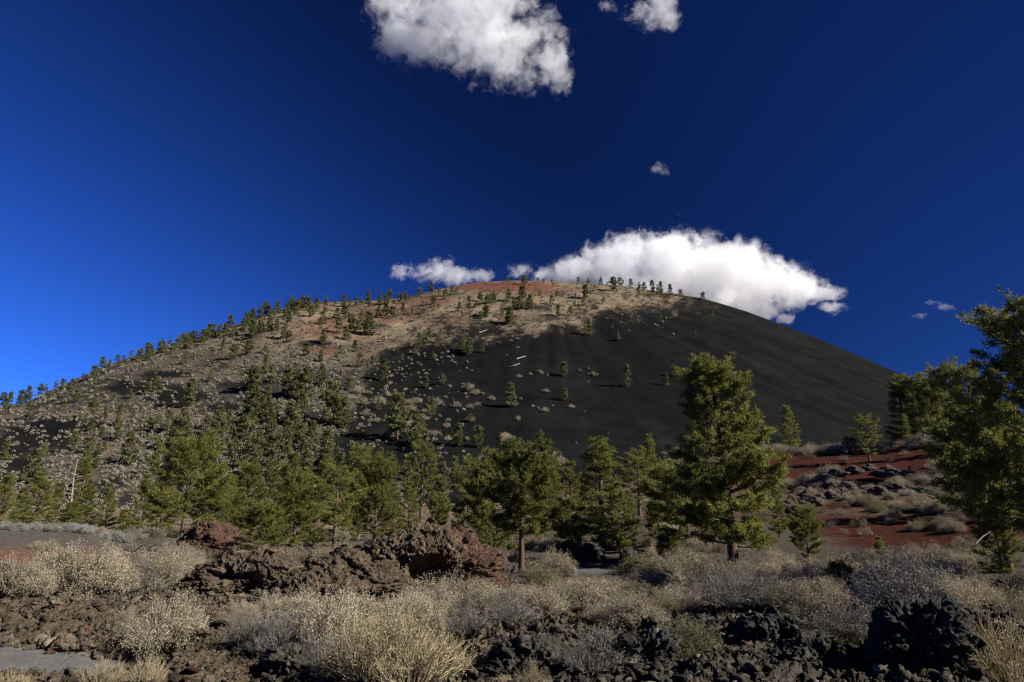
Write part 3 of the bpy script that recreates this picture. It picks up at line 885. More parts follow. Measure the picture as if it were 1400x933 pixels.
# ---- pines up the cone, read off the picture: (base x, base y, height), each list from one crop
Z1 = [(15, 690, 90), (50, 680, 90), (110, 670, 80), (150, 650, 100), (215, 610, 80), (245, 600, 60), (300, 570, 55), (345, 565, 35), (445, 515, 32), (505, 500, 35), (560, 480, 35), (583, 465, 50), (625, 450, 50), (655, 445, 45), (695, 430, 50), (740, 405, 40), (785, 415, 75), (800, 385, 45), (860, 370, 55), (905, 355, 50), (950, 340, 45), (975, 330, 60), (1010, 320, 50), (1045, 310, 50), (1080, 300, 50), (1125, 310, 90), (1165, 305, 75), (1195, 310, 105), (1240, 310, 85), (1290, 290, 110), (1340, 290, 115), (1380, 290, 100),
      (1240, 430, 75), (1185, 380, 55), (1075, 350, 40), (500, 565, 40), (515, 615, 40), (270, 650, 40), (345, 700, 45), (405, 650, 60), (490, 720, 85), (560, 740, 60), (630, 790, 110), (695, 630, 45), (600, 650, 45), (785, 610, 60), (825, 595, 75), (1005, 690, 145), (975, 460, 50), (1115, 550, 60), (430, 820, 50), (485, 815, 60), (895, 815, 110), (920, 830, 40), (985, 860, 110), (1100, 800, 70), (1150, 780, 40), (840, 770, 40), (1340, 600, 120), (1345, 780, 150), (1270, 880, 110), (1115, 910, 60), (520, 930, 60)]
Z2 = [(20, 330, 120), (60, 330, 110), (110, 320, 135), (150, 320, 100), (190, 255, 85), (215, 280, 100), (250, 240, 70), (330, 250, 90), (395, 385, 90), (390, 290, 80), (350, 175, 28), (380, 175, 25), (460, 180, 30), (500, 190, 50), (535, 185, 50), (570, 190, 40), (600, 180, 45), (645, 190, 50), (700, 185, 55), (730, 180, 65), (770, 175, 25), (800, 160, 45), (825, 160, 60), (870, 140, 30), (910, 130, 50), (965, 105, 18), (635, 335, 140), (590, 310, 100), (545, 310, 90), (520, 360, 80), (480, 330, 100), (470, 260, 70), (690, 250, 70), (730, 240, 80), (765, 255, 70), (820, 235, 70), (870, 230, 45), (925, 180, 30), (985, 175, 55), (1045, 150, 60), (1080, 130, 60), (1105, 125, 40), (1010, 200, 30), (930, 230, 35), (305, 450, 75), (210, 380, 70), (85, 540, 110), (90, 430, 60), (225, 460, 40), (380, 480, 70), (485, 440, 45), (565, 430, 60), (465, 470, 45), (590, 510, 70), (660, 500, 45), (720, 590, 110), (905, 405, 75), (885, 440, 40), (960, 360, 55), (1005, 385, 50), (1020, 350, 35), (1135, 420, 80), (1170, 440, 80), (1240, 430, 45), (980, 470, 40), (815, 480, 35), (715, 370, 30), (945, 620, 55), (1030, 610, 50), (1160, 640, 45), (690, 730, 55), (1180, 800, 35), (1120, 215, 50), (1170, 190, 60), (1230, 155, 50), (1270, 180, 45), (1310, 170, 45), (1260, 245, 55), (1235, 260, 40), (1170, 225, 25), (1135, 250, 30), (1200, 200, 25), (1380, 270, 80), (1350, 230, 40), (1000, 290, 30),
      (20, 620, 110), (20, 820, 190), (120, 590, 90), (130, 810, 100), (205, 660, 130), (250, 680, 140), (300, 680, 160), (385, 610, 100), (440, 820, 220), (500, 820, 150), (470, 640, 60), (530, 640, 60), (235, 900, 170), (300, 930, 90), (790, 900, 225), (1115, 930, 110), (1220, 930, 100), (410, 930, 90), (1395, 720, 120), (100, 700, 90), (60, 760, 90)]
Z3 = [(210, 90, 25), (300, 115, 50), (370, 95, 28), (400, 105, 25), (445, 105, 25), (585, 105, 35), (640, 100, 35), (705, 115, 45), (740, 100, 20), (775, 145, 70), (810, 115, 45), (865, 120, 50), (910, 125, 40), (935, 130, 40), (980, 145, 60), (1010, 165, 50), (1025, 150, 60), (1075, 155, 55), (1130, 170, 35), (1248, 185, 37), (905, 170, 45), (290, 185, 65), (330, 240, 75), (275, 240, 70), (245, 240, 60), (225, 315, 90), (215, 200, 65), (70, 195, 45), (105, 215, 45), (130, 210, 50), (180, 280, 45), (95, 290, 60), (40, 240, 25), (70, 310, 40), (475, 175, 45), (480, 275, 60), (545, 270, 45), (445, 215, 50), (625, 185, 70), (612, 220, 45), (720, 208, 38), (568, 215, 25), (570, 180, 20), (675, 135, 25), (380, 170, 25), (645, 380, 80), (800, 405, 45), (75, 470, 50), (10, 470, 80), (510, 595, 70), (850, 655, 110), (515, 730, 60), (1055, 650, 65), (1098, 595, 50), (1300, 285, 35), (1210, 380, 20)]
k = 3.889
HT = [(a / k, 380 + b / k, c / k * (.66 if a > 1100 and b < 320 else .8 if i_ < 32 else 1)) for i_, (a, b, c) in enumerate(Z1)] + [(340 + a / k, 370 + b / k, c / k * (.62 if i_ < 8 else .85 if i_ < 50 else 1)) for i_, (a, b, c) in enumerate(Z2)] + [(640 + a / k, 360 + b / k, c / k) for a, b, c in Z3]
# fuller clumps low on the left flank, where the picture shows trees standing too close to list
HT += [(105, 668, 26), (60, 622, 16), (42, 662, 42), (175, 634, 41), (210, 650, 30), (228, 618, 20), (262, 628, 30), (285, 655, 42), (300, 612, 24), (326, 640, 62), (345, 660, 40), (352, 622, 34), (372, 640, 40), (390, 655, 48), (414, 652, 44), (425, 616, 40), (446, 636, 44), (463, 662, 40), (480, 640, 32), (502, 668, 44), (520, 640, 26), (536, 660, 36), (560, 655, 30), (590, 648, 32), (605, 672, 36), (622, 650, 26), (640, 665, 40), (665, 668, 36), (690, 660, 26), (160, 600, 18), (130, 640, 22), (142, 616, 14), (205, 588, 18), (312, 590, 26), (240, 584, 14), (370, 592, 30), (395, 580, 26), (275, 568, 14), (340, 566, 22)]


for i in range(38):
    px = -30 + (610 + 30) * (i + rng.uniform(0, .9)) / 38
    if rng.random() < .25: continue
    sy = np.interp(px, [a_ for a_, _ in SIL], [b_ for _, b_ in SIL])
    HT.append((px, sy + rng.uniform(1, 9), rng.uniform(11, 19) * (1.15 if 300 < px < 420 else .95)))
for i in range(8):
    px = rng.uniform(330, 560); sy = np.interp(px, [a_ for a_, _ in SIL], [b_ for _, b_ in SIL])
    HT.append((px, sy + rng.uniform(8, 45), rng.uniform(12, 22)))
for i in range(20):
    HT.append((rng.uniform(230, 600), rng.uniform(560, 690), rng.uniform(20, 44)))
for i in range(10):
    HT.append((rng.uniform(0, 230), rng.uniform(570, 690), rng.uniform(13, 30)))


for i in range(30):
    px = 190 + 245 * (i + rng.uniform(0, .9)) / 30
    sy = np.interp(px, [a_ for a_, _ in SIL], [b_ for _, b_ in SIL])
    HT.append((px, sy + rng.uniform(1, 12), rng.uniform(11, 18)))


def seen_u(px, py):
    """keep a base under the skyline"""
    a, u = pix_az_u(px, py)
    return float(a), float(u), float(np.interp(a, _sa, _su))


hill_trees = []
HT.sort(key=lambda q: -q[2])
stand = Acc(); lite = []
for i, pf in enumerate([cone_prof(2.3, .2, .8), cone_prof(1.9, .2, .6), round_prof(2.5, .35, .25)]):
    tk, cr = pine(seed=160 + i, H=8.0, prof=pf, cb=.05, nl=34, tr=.16, ln=.55, wd_=.26, nt=5, dens=.5, gaps=.4, droop=.0)
    lite.append(cr.get())
for it, (px, py, hp) in enumerate(HT):
    a, u, us = seen_u(px, py)
    h = None
    if u < us - .002:
        q_ = hill_hit(np.array([px]), np.array([py + 1.0])); h = tuple(float(v[0]) for v in q_)
    if h is None:
        _, B, D = hill_par(np.array(a)); r = float(D) * .975
        x, y = r * math.sin(a), r * math.cos(a); z = float(Hz(np.array([x]), np.array([y]))[0]); h = (x, y, z, r)
    x, y, z, r = h
    Ht = hp * 1.06 * px2m(x, y, z)
    f = FAR[rng.integers(len(FAR))]
    s = Ht / 8.0
    if it >= 222:
        V_, F_, c_ = lite[it % 3]; a = rng.uniform(0, 6.28); ca, sa_ = math.cos(a), math.sin(a)
        stand.add(V_ @ np.array([[ca, sa_, 0], [-sa_, ca, 0], [0, 0, 1]]) * s * np.array([1.1, 1.1, 1]) + np.array([x, y, z - .15 * s]), F4=F_[0], col=c_)
        continue
    o = link('pine_tree', f, loc=(x, y, z - .15 * s), rz=rng.uniform(0, 6.28), sc=(s * rng.uniform(.85, 1.15), s * rng.uniform(.85, 1.15), s))
    hill_trees.append((px, py, hp, o))

tag(link('far_pines', stand.build('far_pines', M_needle_far)), 'the smallest far pines sprinkled over the upper cone', 'pines', kind='stuff')

ORD = 'first second third fourth fifth sixth seventh eighth ninth tenth eleventh twelfth thirteenth fourteenth fifteenth sixteenth seventeenth eighteenth nineteenth twentieth'.split()


def ordinal(i):
    return ORD[i] if i < 20 else None


def skyline_y(px): return float(np.interp(px, [a for a, _ in SIL], [b for _, b in SIL]))


def hill_region(px, py, hp):
    dy = py - skyline_y(px)
    if px > 755 and py > 430: return 'alone on the black cinder face'
    if dy < 9 and px > 770: return 'on the summit rim under the large cloud'
    if dy < 8 and px > 590: return 'along the red summit edge'
    if dy < 12 and px > 440: return 'on the skyline between left shoulder and red summit'
    if dy < 18 and px > 330: return 'crowded on the left shoulder skyline'
    if dy < 14 and px > 190: return 'in the skyline row climbing to the left shoulder'
    if dy < 14: return 'in the skyline row at the low left end'
    if px > 725: return 'on the tan grass below the summit rim'
    if px > 600 and py < 450: return 'on tan soil below the red summit'
    if px > 535 and py > 455: return 'where dry shrubs meet the black face'
    if px > 470 and py < 470: return 'on the reddish slope right of the left shoulder'
    if py < 470 and px > 330: return 'just under the left shoulder'
    if px > 435: return 'in the belt left of the black face'
    if px > 330 and py < 560: return 'on the middle of the wooded left face'
    if px > 300: return 'in the thick wood low on the left face'
    if py < 560: return 'among pale shrubs high on the left flank'
    if px > 165: return 'low on the shrubby left flank'
    return 'on the bare lower left flank'


reg = {}
for t in hill_trees:
    reg.setdefault(hill_region(*t[:3]), []).append(t)
for name, ts in reg.items():
    # split by size so that counting along stays short
    ts.sort(key=lambda t: -t[2])
    parts = [('tall', ts)] if len(ts) <= 1 else ([('', ts)] if len(ts) <= 9 else [('bigger', ts[:len(ts) // 2]), ('smaller', ts[len(ts) // 2:])])
    for adj, sub in parts:
        sub.sort(key=lambda t: t[0])
        for i, (px, py, hp, o) in enumerate(sub):
            n_ = len(sub)
            if i == 0: w = 'leftmost'
            elif i == n_ - 1: w = 'rightmost'
            elif i < n_ / 2: w = ORD[i] + ' from left'
            else: w = ORD[n_ - 1 - i] + ' from right'
            if adj: lb = f'{adj} pine {name}, {w}'
            else: lb = f'pine {name}, {w}'
            tag(o, lb if len(sub) > 1 else f'lone dark pine {name}', 'pine tree', 'pines on the cinder cone')


# ------------------------------------------------------------------ shrubs
def shrub(seed, n=70, h=1.0, w=1.1, spread=1.0, fork=4, tips=3, tw=.010, fluff=.5, heads=.035, stemcol=(.82, .78, .74), tipcol=(1.18, 1.12, 1.02), low=.15):
    """a dome of dry stems that fork into twigs with pale seed heads; 1 m tall"""
    rg = np.random.default_rng(seed)
    acc = Acc()

    def blades(P, Q, w0, w1, col):
        m = len(P); d = unit(Q - P)
        sd_ = unit(np.cross(d, rg.normal(0, 1, (m, 3))))
        s2 = np.cross(d, sd_)
        k = rg.uniform(.7, 1.3, (m, 1)) * np.asarray(col)[None]
        for q in (sd_, s2):
            V = np.stack([P - q * w0, P + q * w0, Q + q * w1, Q - q * w1], 1).reshape(-1, 3)
            acc.add(V, F4=np.arange(m * 4).reshape(-1, 4), col=np.repeat(k, 4, 0))
    a = rg.uniform(0, 6.283, n); e = np.sqrt(rg.uniform(.0, 1, n)) * 1.25 * spread
    d = np.stack([np.cos(a) * np.sin(e), np.sin(a) * np.sin(e), np.cos(e)], 1)
    L = (1 / np.sqrt((np.cos(e) / h) ** 2 + (np.sin(e) / (w * .5)) ** 2)) * rg.uniform(.6, 1.08, n)
    B = np.stack([np.cos(a) * .10 * w * e, np.sin(a) * .10 * w * e, np.zeros(n) - .06], 1)
    M = B + d * (L * rg.uniform(.35, .55, n))[:, None] + rg.normal(0, .02, (n, 3))
    blades(B, M, tw, tw * .75, stemcol)
    i1 = np.repeat(np.arange(n), fork)
    d1 = unit(d[i1] + rg.normal(0, .33, (len(i1), 3)) + np.array([0, 0, .18]))
    s1 = M[i1]; e1 = s1 + d1 * (L[i1] * rg.uniform(.25, .42, len(i1)))[:, None]
    blades(s1, e1, tw * .65, tw * .45, np.array(stemcol) * .5 + np.array(tipcol) * .5)
    i2 = np.repeat(np.arange(len(i1)), tips)
    d2 = unit(d1[i2] + rg.normal(0, .38, (len(i2), 3)) + np.array([0, 0, .25]))
    s2_ = s1[i2] + (e1[i2] - s1[i2]) * rg.uniform(.35, 1, (len(i2), 1)); l2 = L[i1][i2] * rg.uniform(.12, .26, len(i2))
    e2 = s2_ + d2 * l2[:, None]
    blades(s2_, e2, tw * .5, tw * .35, tipcol)
    keep = rg.random(len(e2)) < fluff
    P = e2[keep]; m = len(P)
    nf = 9
    q = P[:, None] + rg.normal(0, heads * .95, (m, nf, 3))
    A = unit(rg.normal(0, 1, (m, nf, 3))) * heads * .42; Bv = unit(np.cross(A, rg.normal(0, 1, (m, nf, 3)))) * heads * .16
    V = np.stack([q - A, q - Bv, q + A, q + Bv], 2).reshape(-1, 3)
    c = rg.uniform(.62, 1.0, (m, nf, 1)) * np.asarray(tipcol) * np.array([1.02, 1.0, .95])
    acc.add(V, F4=np.arange(m * nf * 4).reshape(-1, 4), col=np.repeat(c.reshape(-1, 3), 4, 0))
    return acc


SH = {'tan': [], 'grey': [], 'silver': [], 'stem': [], 'olive': []}
for i in range(5): SH['tan'].append(shrub(200 + i, n=120, w=1.2 + .1 * i, tw=.0075, fluff=.9, heads=.045).build('shrub', M_shrub))
for i in range(3): SH['grey'].append(shrub(220 + i, n=110, w=1.35, tw=.007, fluff=.35, heads=.035, stemcol=(.75, .72, .75), tipcol=(.95, .92, .92)).build('shrub', M_grey))
for i in range(3): SH['silver'].append(shrub(230 + i, n=60, w=1.6, tw=.012, fluff=1.0, heads=.075, tipcol=(1.1, 1.1, 1.08)).build('shrub', M_silver))
for i in range(3): SH['stem'].append(shrub(240 + i, n=64, w=1.3, spread=.85, fork=3, tips=3, tw=.0062, fluff=.25, heads=.03, stemcol=(1.25, 1.15, .9), tipcol=(1.2, 1.1, .85)).build('shrub', M_shrub))
for i in range(2): SH['olive'].append(shrub(250 + i, n=90, w=1.2, tw=.009, fluff=.8, heads=.04, stemcol=(.6, .58, .45), tipcol=(.62, .64, .42)).build('shrub', M_shrub))
SHFAR = []
for i in range(5): SHFAR.append(shrub(260 + i, n=34, w=1.5, fork=2, tips=2, tw=.022, fluff=1.0, heads=.13).build('shrub', M_shrub))

NEAR = []
W_ = {'tan': 'straw-tan', 'grey': 'grey twiggy', 'silver': 'silver', 'stem': 'tall wiry', 'olive': 'dull olive'}


def place_shrub(px, py, wp, hp, kind, r=None, far=False):
    h = at(px, r) if r else hit(px, py)
    x, y, z, r = h
    m = px2m(x, y, z)
    lst = SHFAR if far else SH[kind]
    me = lst[rng.integers(len(lst))]
    sz = hp * m * 1.05
    w0 = max(v.co.x for v in me.vertices) - min(v.co.x for v in me.vertices) if False else None
    base_w = me.get('w') or 1.0
    sx = wp * m / base_w
    o = link({'silver': 'silver_bush', 'stem': 'wiry_bush'}.get(kind, 'dry_shrub'), me, loc=(x, y, z - .03), rz=rng.uniform(0, 6.28), sc=(sx, sx, sz))
    NEAR.append((px, py, hp, kind, o))
    return o


for l in list(SH.values()) + [SHFAR]:
    for me in l:
        co_ = np.empty(len(me.vertices) * 3); me.vertices.foreach_get('co', co_); me['w'] = float(np.percentile(co_[0::3], 97) - np.percentile(co_[0::3], 3))

FORE = [(20, 815, 70, 62, 'tan'), (48, 812, 50, 45, 'tan'), (78, 810, 66, 66, 'tan'), (110, 812, 84, 76, 'tan'), (142, 808, 64, 62, 'tan'), (165, 812, 46, 42, 'tan'), (190, 806, 40, 50, 'grey'), (212, 806, 66, 68, 'tan'), (240, 795, 56, 52, 'tan'), (258, 788, 34, 40, 'grey'), (230, 886, 88, 72, 'tan'), (172, 872, 42, 40, 'tan'), (136, 938, 62, 50, 'stem'), (200, 938, 40, 56, 'stem'), (262, 772, 30, 30, 'tan'),
        (335, 872, 60, 44, 'grey'), (352, 888, 60, 40, 'grey'), (385, 886, 70, 56, 'grey'), (325, 850, 46, 30, 'tan'), (365, 842, 56, 34, 'tan'), (405, 850, 64, 46, 'tan'), (425, 872, 80, 66, 'tan'), (455, 890, 80, 88, 'tan'), (478, 862, 74, 68, 'tan'), (440, 905, 70, 50, 'grey'), (505, 930, 110, 116, 'stem'), (560, 936, 120, 126, 'stem'), (605, 928, 84, 90, 'stem'), (465, 925, 60, 60, 'stem'), (530, 872, 64, 54, 'tan'), (575, 868, 70, 56, 'tan'),
        (560, 838, 60, 34, 'tan'), (590, 836, 70, 46, 'tan'), (622, 828, 66, 44, 'tan'), (645, 842, 60, 42, 'tan'), (665, 822, 56, 34, 'tan'), (690, 838, 60, 36, 'grey'), (712, 826, 50, 32, 'tan'), (738, 838, 64, 42, 'tan'), (640, 862, 60, 40, 'grey'), (700, 850, 60, 34, 'grey'),
        (762, 792, 44, 46, 'tan'), (742, 800, 40, 34, 'olive'), (790, 828, 72, 40, 'tan'), (818, 822, 60, 36, 'tan'), (775, 812, 50, 26, 'tan'), (845, 850, 74, 42, 'tan'), (872, 852, 70, 40, 'tan'), (860, 815, 56, 34, 'tan'), (888, 812, 64, 38, 'tan'), (818, 912, 88, 64, 'grey'), (950, 890, 58, 50, 'olive'), (905, 838, 40, 36, 'stem'),
        (878, 786, 66, 36, 'olive'), (905, 788, 64, 34, 'tan'), (938, 786, 70, 36, 'tan'), (972, 790, 60, 34, 'tan'), (920, 812, 60, 34, 'tan'), (950, 818, 70, 40, 'tan'), (985, 826, 84, 54, 'grey'), (1018, 832, 90, 62, 'grey'), (1058, 832, 86, 56, 'grey'), (930, 835, 64, 40, 'tan'), (1000, 798, 66, 36, 'tan'), (1035, 796, 60, 36, 'tan'), (1068, 798, 66, 40, 'tan'), (1095, 806, 64, 42, 'tan'), (1090, 838, 70, 54, 'tan'), (1125, 830, 64, 44, 'tan'),
        (1148, 794, 70, 40, 'tan'), (1180, 790, 70, 40, 'tan'), (1125, 784, 40, 24, 'tan'), (1160, 822, 60, 42, 'grey'), (1140, 880, 70, 50, 'olive'), (1172, 878, 90, 62, 'grey'), (1205, 812, 66, 46, 'tan'), (1236, 828, 104, 88, 'grey'), (1270, 816, 84, 66, 'tan'), (1298, 836, 66, 58, 'tan'), (1262, 846, 60, 40, 'grey'), (1312, 806, 50, 44, 'tan'), (1335, 824, 56, 40, 'tan'), (1360, 830, 50, 34, 'olive'), (1210, 780, 60, 26, 'tan'), (1250, 776, 60, 26, 'tan'), (1290, 774, 50, 26, 'tan'), (1385, 936, 120, 130, 'stem'), (1350, 925, 80, 84, 'stem'), (1398, 870, 60, 72, 'stem'), (1330, 900, 60, 50, 'grey'),
        (4, 724, 22, 13, 'silver'), (27, 726, 24, 13, 'silver'), (47, 723, 20, 11, 'silver'), (66, 727, 24, 13, 'silver'), (82, 724, 20, 12, 'tan'), (98, 727, 26, 14, 'silver'), (114, 729, 24, 14, 'silver'), (134, 730, 18, 13, 'tan'), (148, 738, 28, 15, 'silver'), (164, 741, 26, 14, 'silver'), (181, 738, 28, 18, 'grey'), (196, 735, 26, 16, 'tan'), (60, 752, 34, 16, 'tan'),
        (726, 935, 40, 40, 'stem'), (690, 940, 30, 24, 'stem'), (12, 940, 40, 30, 'stem')]
for a in FORE: place_shrub(*a)
NF = len(NEAR)
# brush on the right-hand hillside and in gaps behind the pines
def scatter(poly, n, hmin, hmax, kinds, wr=(1.1, 1.8), rmin=30):
    xs = [p[0] for p in poly]; ys = [p[1] for p in poly]; k = 0; tries = 0
    while k < n and tries < n * 30:
        tries += 1
        px, py = rng.uniform(min(xs), max(xs)), rng.uniform(min(ys), max(ys))
        if not inpoly(np.array([px]), np.array([py]), poly)[0]: continue
        h = hit(px, py, rmin)
        if h is None or h[3] > 170: continue
        e_, rd, pt = smooth_zone(np.array([h[0]]), np.array([h[1]]))
        if max(rd[0] * 1.05, pt[0]) > .6 and rng.random() > .2: continue
        hp = rng.uniform(hmin, hmax)
        place_shrub(px, py, hp * rng.uniform(*wr), hp, kinds[rng.integers(len(kinds))], far=hp < 15)
        k += 1


scatter([(1040, 606), (1310, 606), (1310, 622), (1040, 622)], 26, 9, 17, ['tan'])
scatter([(1045, 625), (1310, 640), (1330, 700), (1180, 700), (1050, 660)], 40, 9, 18, ['tan'])
scatter([(1170, 690), (1400, 690), (1400, 735), (1230, 728)], 24, 12, 20, ['tan', 'olive'])
scatter([(840, 690), (1000, 690), (1000, 760), (840, 770)], 18, 11, 22, ['tan'])
scatter([(1040, 770), (1400, 752), (1400, 780), (1040, 800)], 12, 20, 30, ['tan', 'grey'], rmin=12)
scatter([(180, 700), (700, 680), (700, 760), (330, 760), (200, 745)], 10, 9, 18, ['tan', 'grey'])


def by_place(px, py):
    if py > 880 and px < 300: return 'beside the grey cinder path'
    if px < 205 and py < 760: return 'along the top of the cinder bank'
    if px < 300 and py < 830: return 'in the clump below the cinder bank'
    if px < 300: return 'on the brown rubble'
    if px < 480 and py > 835: return 'in the brush below the brown lava ridge'
    if px < 640 and py > 860: return 'on dark lava at the bottom centre'
    if px < 760 and py > 815: return 'in the pale brush before the lava mound'
    if py > 860 and px > 1320: return 'at the bottom right corner'
    if py > 860: return 'rooted in the dark foreground lava'
    if py > 770 and px < 860: return 'right of the spreading pine\'s trunk'
    if py > 770 and px < 1000: return 'left of the tallest pine\'s trunk'
    if py > 770 and px < 1130: return 'in the thicket before the tallest pine'
    if py > 770: return 'in the thicket below the lower red slope'
    if px > 1000 and py < 628: return 'on the rim of the upper red terrace'
    if px > 1000 and py < 690: return 'on the rocky ledge under the red terrace'
    if px > 1000: return 'along the top of the lower red slope'
    if px > 780: return 'on red soil behind the tallest pine'
    return 'among pines behind the brown mound'


reg = {}
for q in NEAR: reg.setdefault((by_place(q[0], q[1]), q[3]), []).append(q)
for (plc, kd), qs in reg.items():
    qs.sort(key=lambda q: q[0])
    grp = 'dry shrubs ' + plc
    for i, q in enumerate(qs):
        n_ = len(qs)
        if n_ == 1: lb = f'the only {W_[kd]} shrub {plc}'
        elif n_ > 40 or q[4].data in SHFAR and n_ > 24: lb = f'small {W_[kd]} shrub dotted {plc}'
        else:
            w = 'leftmost' if i == 0 else 'rightmost' if i == n_ - 1 else (ORD[i] + ' from left' if i < n_ / 2 else ORD[n_ - 1 - i] + ' from right')
            lb = f'{W_[kd]} shrub {plc}, {w}'
        tag(q[4], lb, 'shrub', grp)

# ---- shrubs on the cone: the larger ones one by one, the countless rest as one cover
# hand-read single shrubs on the black face
K3 = [(595, 570, 16), (640, 555, 12), (668, 590, 24), (415, 690, 22), (345, 775, 15), (370, 785, 15), (408, 800, 28), (450, 770, 14), (550, 765, 22), (620, 785, 12), (265, 840, 26), (125, 720, 22), (78, 700, 15), (40, 700, 22), (10, 670, 36), (270, 605, 18), (265, 450, 14), (262, 400, 14), (130, 380, 10), (235, 385, 12), (230, 410, 12), (120, 430, 12), (160, 420, 9), (45, 400, 10), (205, 490, 10), (995, 325, 12), (330, 595, 16), (390, 590, 18), (420, 600, 16), (195, 920, 24), (640, 630, 12)]
K2 = [(585, 660, 40), (635, 665, 26), (740, 670, 24), (610, 715, 40), (690, 710, 50), (625, 760, 36), (855, 720, 36), (890, 715, 40), (860, 750, 36), (935, 760, 28), (925, 800, 34), (1000, 720, 44), (1110, 730, 30), (1175, 735, 28), (1215, 720, 26), (680, 795, 30), (755, 610, 18), (1205, 655, 28), (1245, 660, 18), (1295, 685, 26), (1180, 800, 30), (1055, 830, 30), (860, 835, 36), (975, 880, 36), (1000, 870, 24), (1060, 900, 30), (1360, 890, 40), (1385, 900, 36), (800, 540, 12), (1160, 525, 12), (840, 520, 12), (930, 540, 14), (900, 500, 14), (1000, 480, 12)]
cs = [(640 + a / k, 360 + b / k, c / k) for a, b, c in K3] + [(340 + a / k, 370 + b / k, c / k) for a, b, c in K2]
cs += [(700, 655, 12), (690, 604, 8), (735, 626, 16), (745, 632, 14), (725, 622, 12), (712, 640, 14), (757, 628, 12), (768, 634, 10), (660, 630, 14), (678, 640, 12), (925, 620, 10), (915, 640, 7), (908, 622, 5), (930, 632, 6)]
small = []
tries = 0
while len(small) < 7200 and tries < 90000:
    tries += 1
    px, py = rng.uniform(-40, 930), rng.uniform(385, 705)
    sy = skyline_y(px)
    if py < sy + 2: continue
    t = float(hill_zone(np.array([px]), np.array([py]))[0])
    dn = .06 + .94 * t
    if px > 640 and py > 450: dn = .004
    elif t < .3: dn = .2
    if py < 470 and px > 430: dn *= .55
    # clumps
    dn *= .45 + .9 * sstep(-.35, .3, fbm(np.array([px * .035]), np.array([py * .06]), o=2, s=300))[0]
    if rng.random() > dn: continue
    hp = (2.4 + 3.6 * (py - 385) / 300) * rng.uniform(.4, 1.15)
    small.append((px, py, hp))
small.sort(key=lambda q: -q[2])
cs.sort(key=lambda q: -q[2])
small = cs[52:] + small
single = [(*c, True) for c in cs[:52]]
def hill_spot(px, py):
    a, u, us = seen_u(px, py)
    if u > us - .001: return None
    q_ = hill_hit(np.array([px]), np.array([py]))
    return tuple(float(v[0]) for v in q_)
for px, py, hp, hand in single:
    h = hill_spot(px, py)
    if h is None: continue
    x, y, z, r = h
    m = px2m(x, y, z); me = SHFAR[rng.integers(len(SHFAR))]; s = hp * m
    sx = s * rng.uniform(1.1, 1.6) / me['w']
    o = link('dry_shrub', me, loc=(x, y, z - .05), rz=rng.uniform(0, 6.28), sc=(sx, sx, s))
    plc = 'high on the black cinder face' if py < 470 else 'at the foot of the black cinder face' if py > 596 and px > 600 else 'scattered on the middle of the black face' if px > 640 else 'where the black face meets the shrubby slope'
    NEAR.append((px, py, hp, 'tan', o)); tag(o, None, 'shrub', 'dry shrubs ' + plc); o['plc'] = plc
reg = {}
for q in NEAR:
    if q[4].get('plc'): reg.setdefault(q[4]['plc'], []).append(q)
for plc, qs in reg.items():
    qs.sort(key=lambda q: -q[2]); hf = len(qs) // 2
    for adj, sub in (('larger', qs[:hf]), ('smaller', qs[hf:])):
        sub.sort(key=lambda q: q[0]); n_ = len(sub)
        for i, q in enumerate(sub):
            w = 'leftmost' if i == 0 else 'rightmost' if i == n_ - 1 else (ORD[i] + ' from left' if i < n_ / 2 else ORD[n_ - 1 - i] + ' from right')
            q[4]['label'] = f'{adj} pale shrub {plc}, {w}'
for q in NEAR:
    if q[4].get('plc'): del q[4]['plc']
# cover: all the rest
acc = Acc()
rg = np.random.default_rng(5)
protos = []
for i in range(6):
    V, Fc = ico(1)
    n_ = 44
    c = rg.normal(0, 1, (n_, 3)); c /= np.linalg.norm(c, axis=1)[:, None]; c[:, 2] = np.abs(c[:, 2]); c *= rg.uniform(.45, 1.0, (n_, 1)) * np.array([.75, .75, .9])
    A = unit(rg.normal(0, 1, (n_, 3))) * .24; B_ = unit(np.cross(A, rg.normal(0, 1, (n_, 3)))) * .16
    Vq = np.stack([c - A, c - B_, c + A, c + B_], 1).reshape(-1, 3)
    cc = np.repeat(rg.uniform(.7, 1.15, (n_, 1)), 4, 0)
    protos.append((Vq, cc))
SX, SY, SZ, SR = hill_hit([q[0] for q in small], [q[1] for q in small])
def cover(acc, X, Y, Z, S_, tone=(.9, .88, .82)):
    for x, y, z, s in zip(X, Y, Z, S_):
        Vq, cc = protos[rng.integers(6)]
        a = rng.uniform(0, 6.28); ca, sa_ = math.cos(a), math.sin(a)
        Vr = Vq @ np.array([[ca, sa_, 0], [-sa_, ca, 0], [0, 0, 1]]) * np.array([s * .95, s * .95, s]) + np.array([x, y, z])
        acc.add(Vr, F4=np.arange(len(Vr)).reshape(-1, 4), col=cc * rng.uniform(.5, .95) * np.array(tone))
cover(acc, SX, SY, SZ, np.array([q[2] for q in small]) * px2m(SX, SY, SZ))
o = acc.build('hillside_shrubs', M_shrub); tag(link('hillside_shrubs', o), 'countless small pale dry shrubs dotted over the left face of the cone', 'shrubs', kind='stuff')


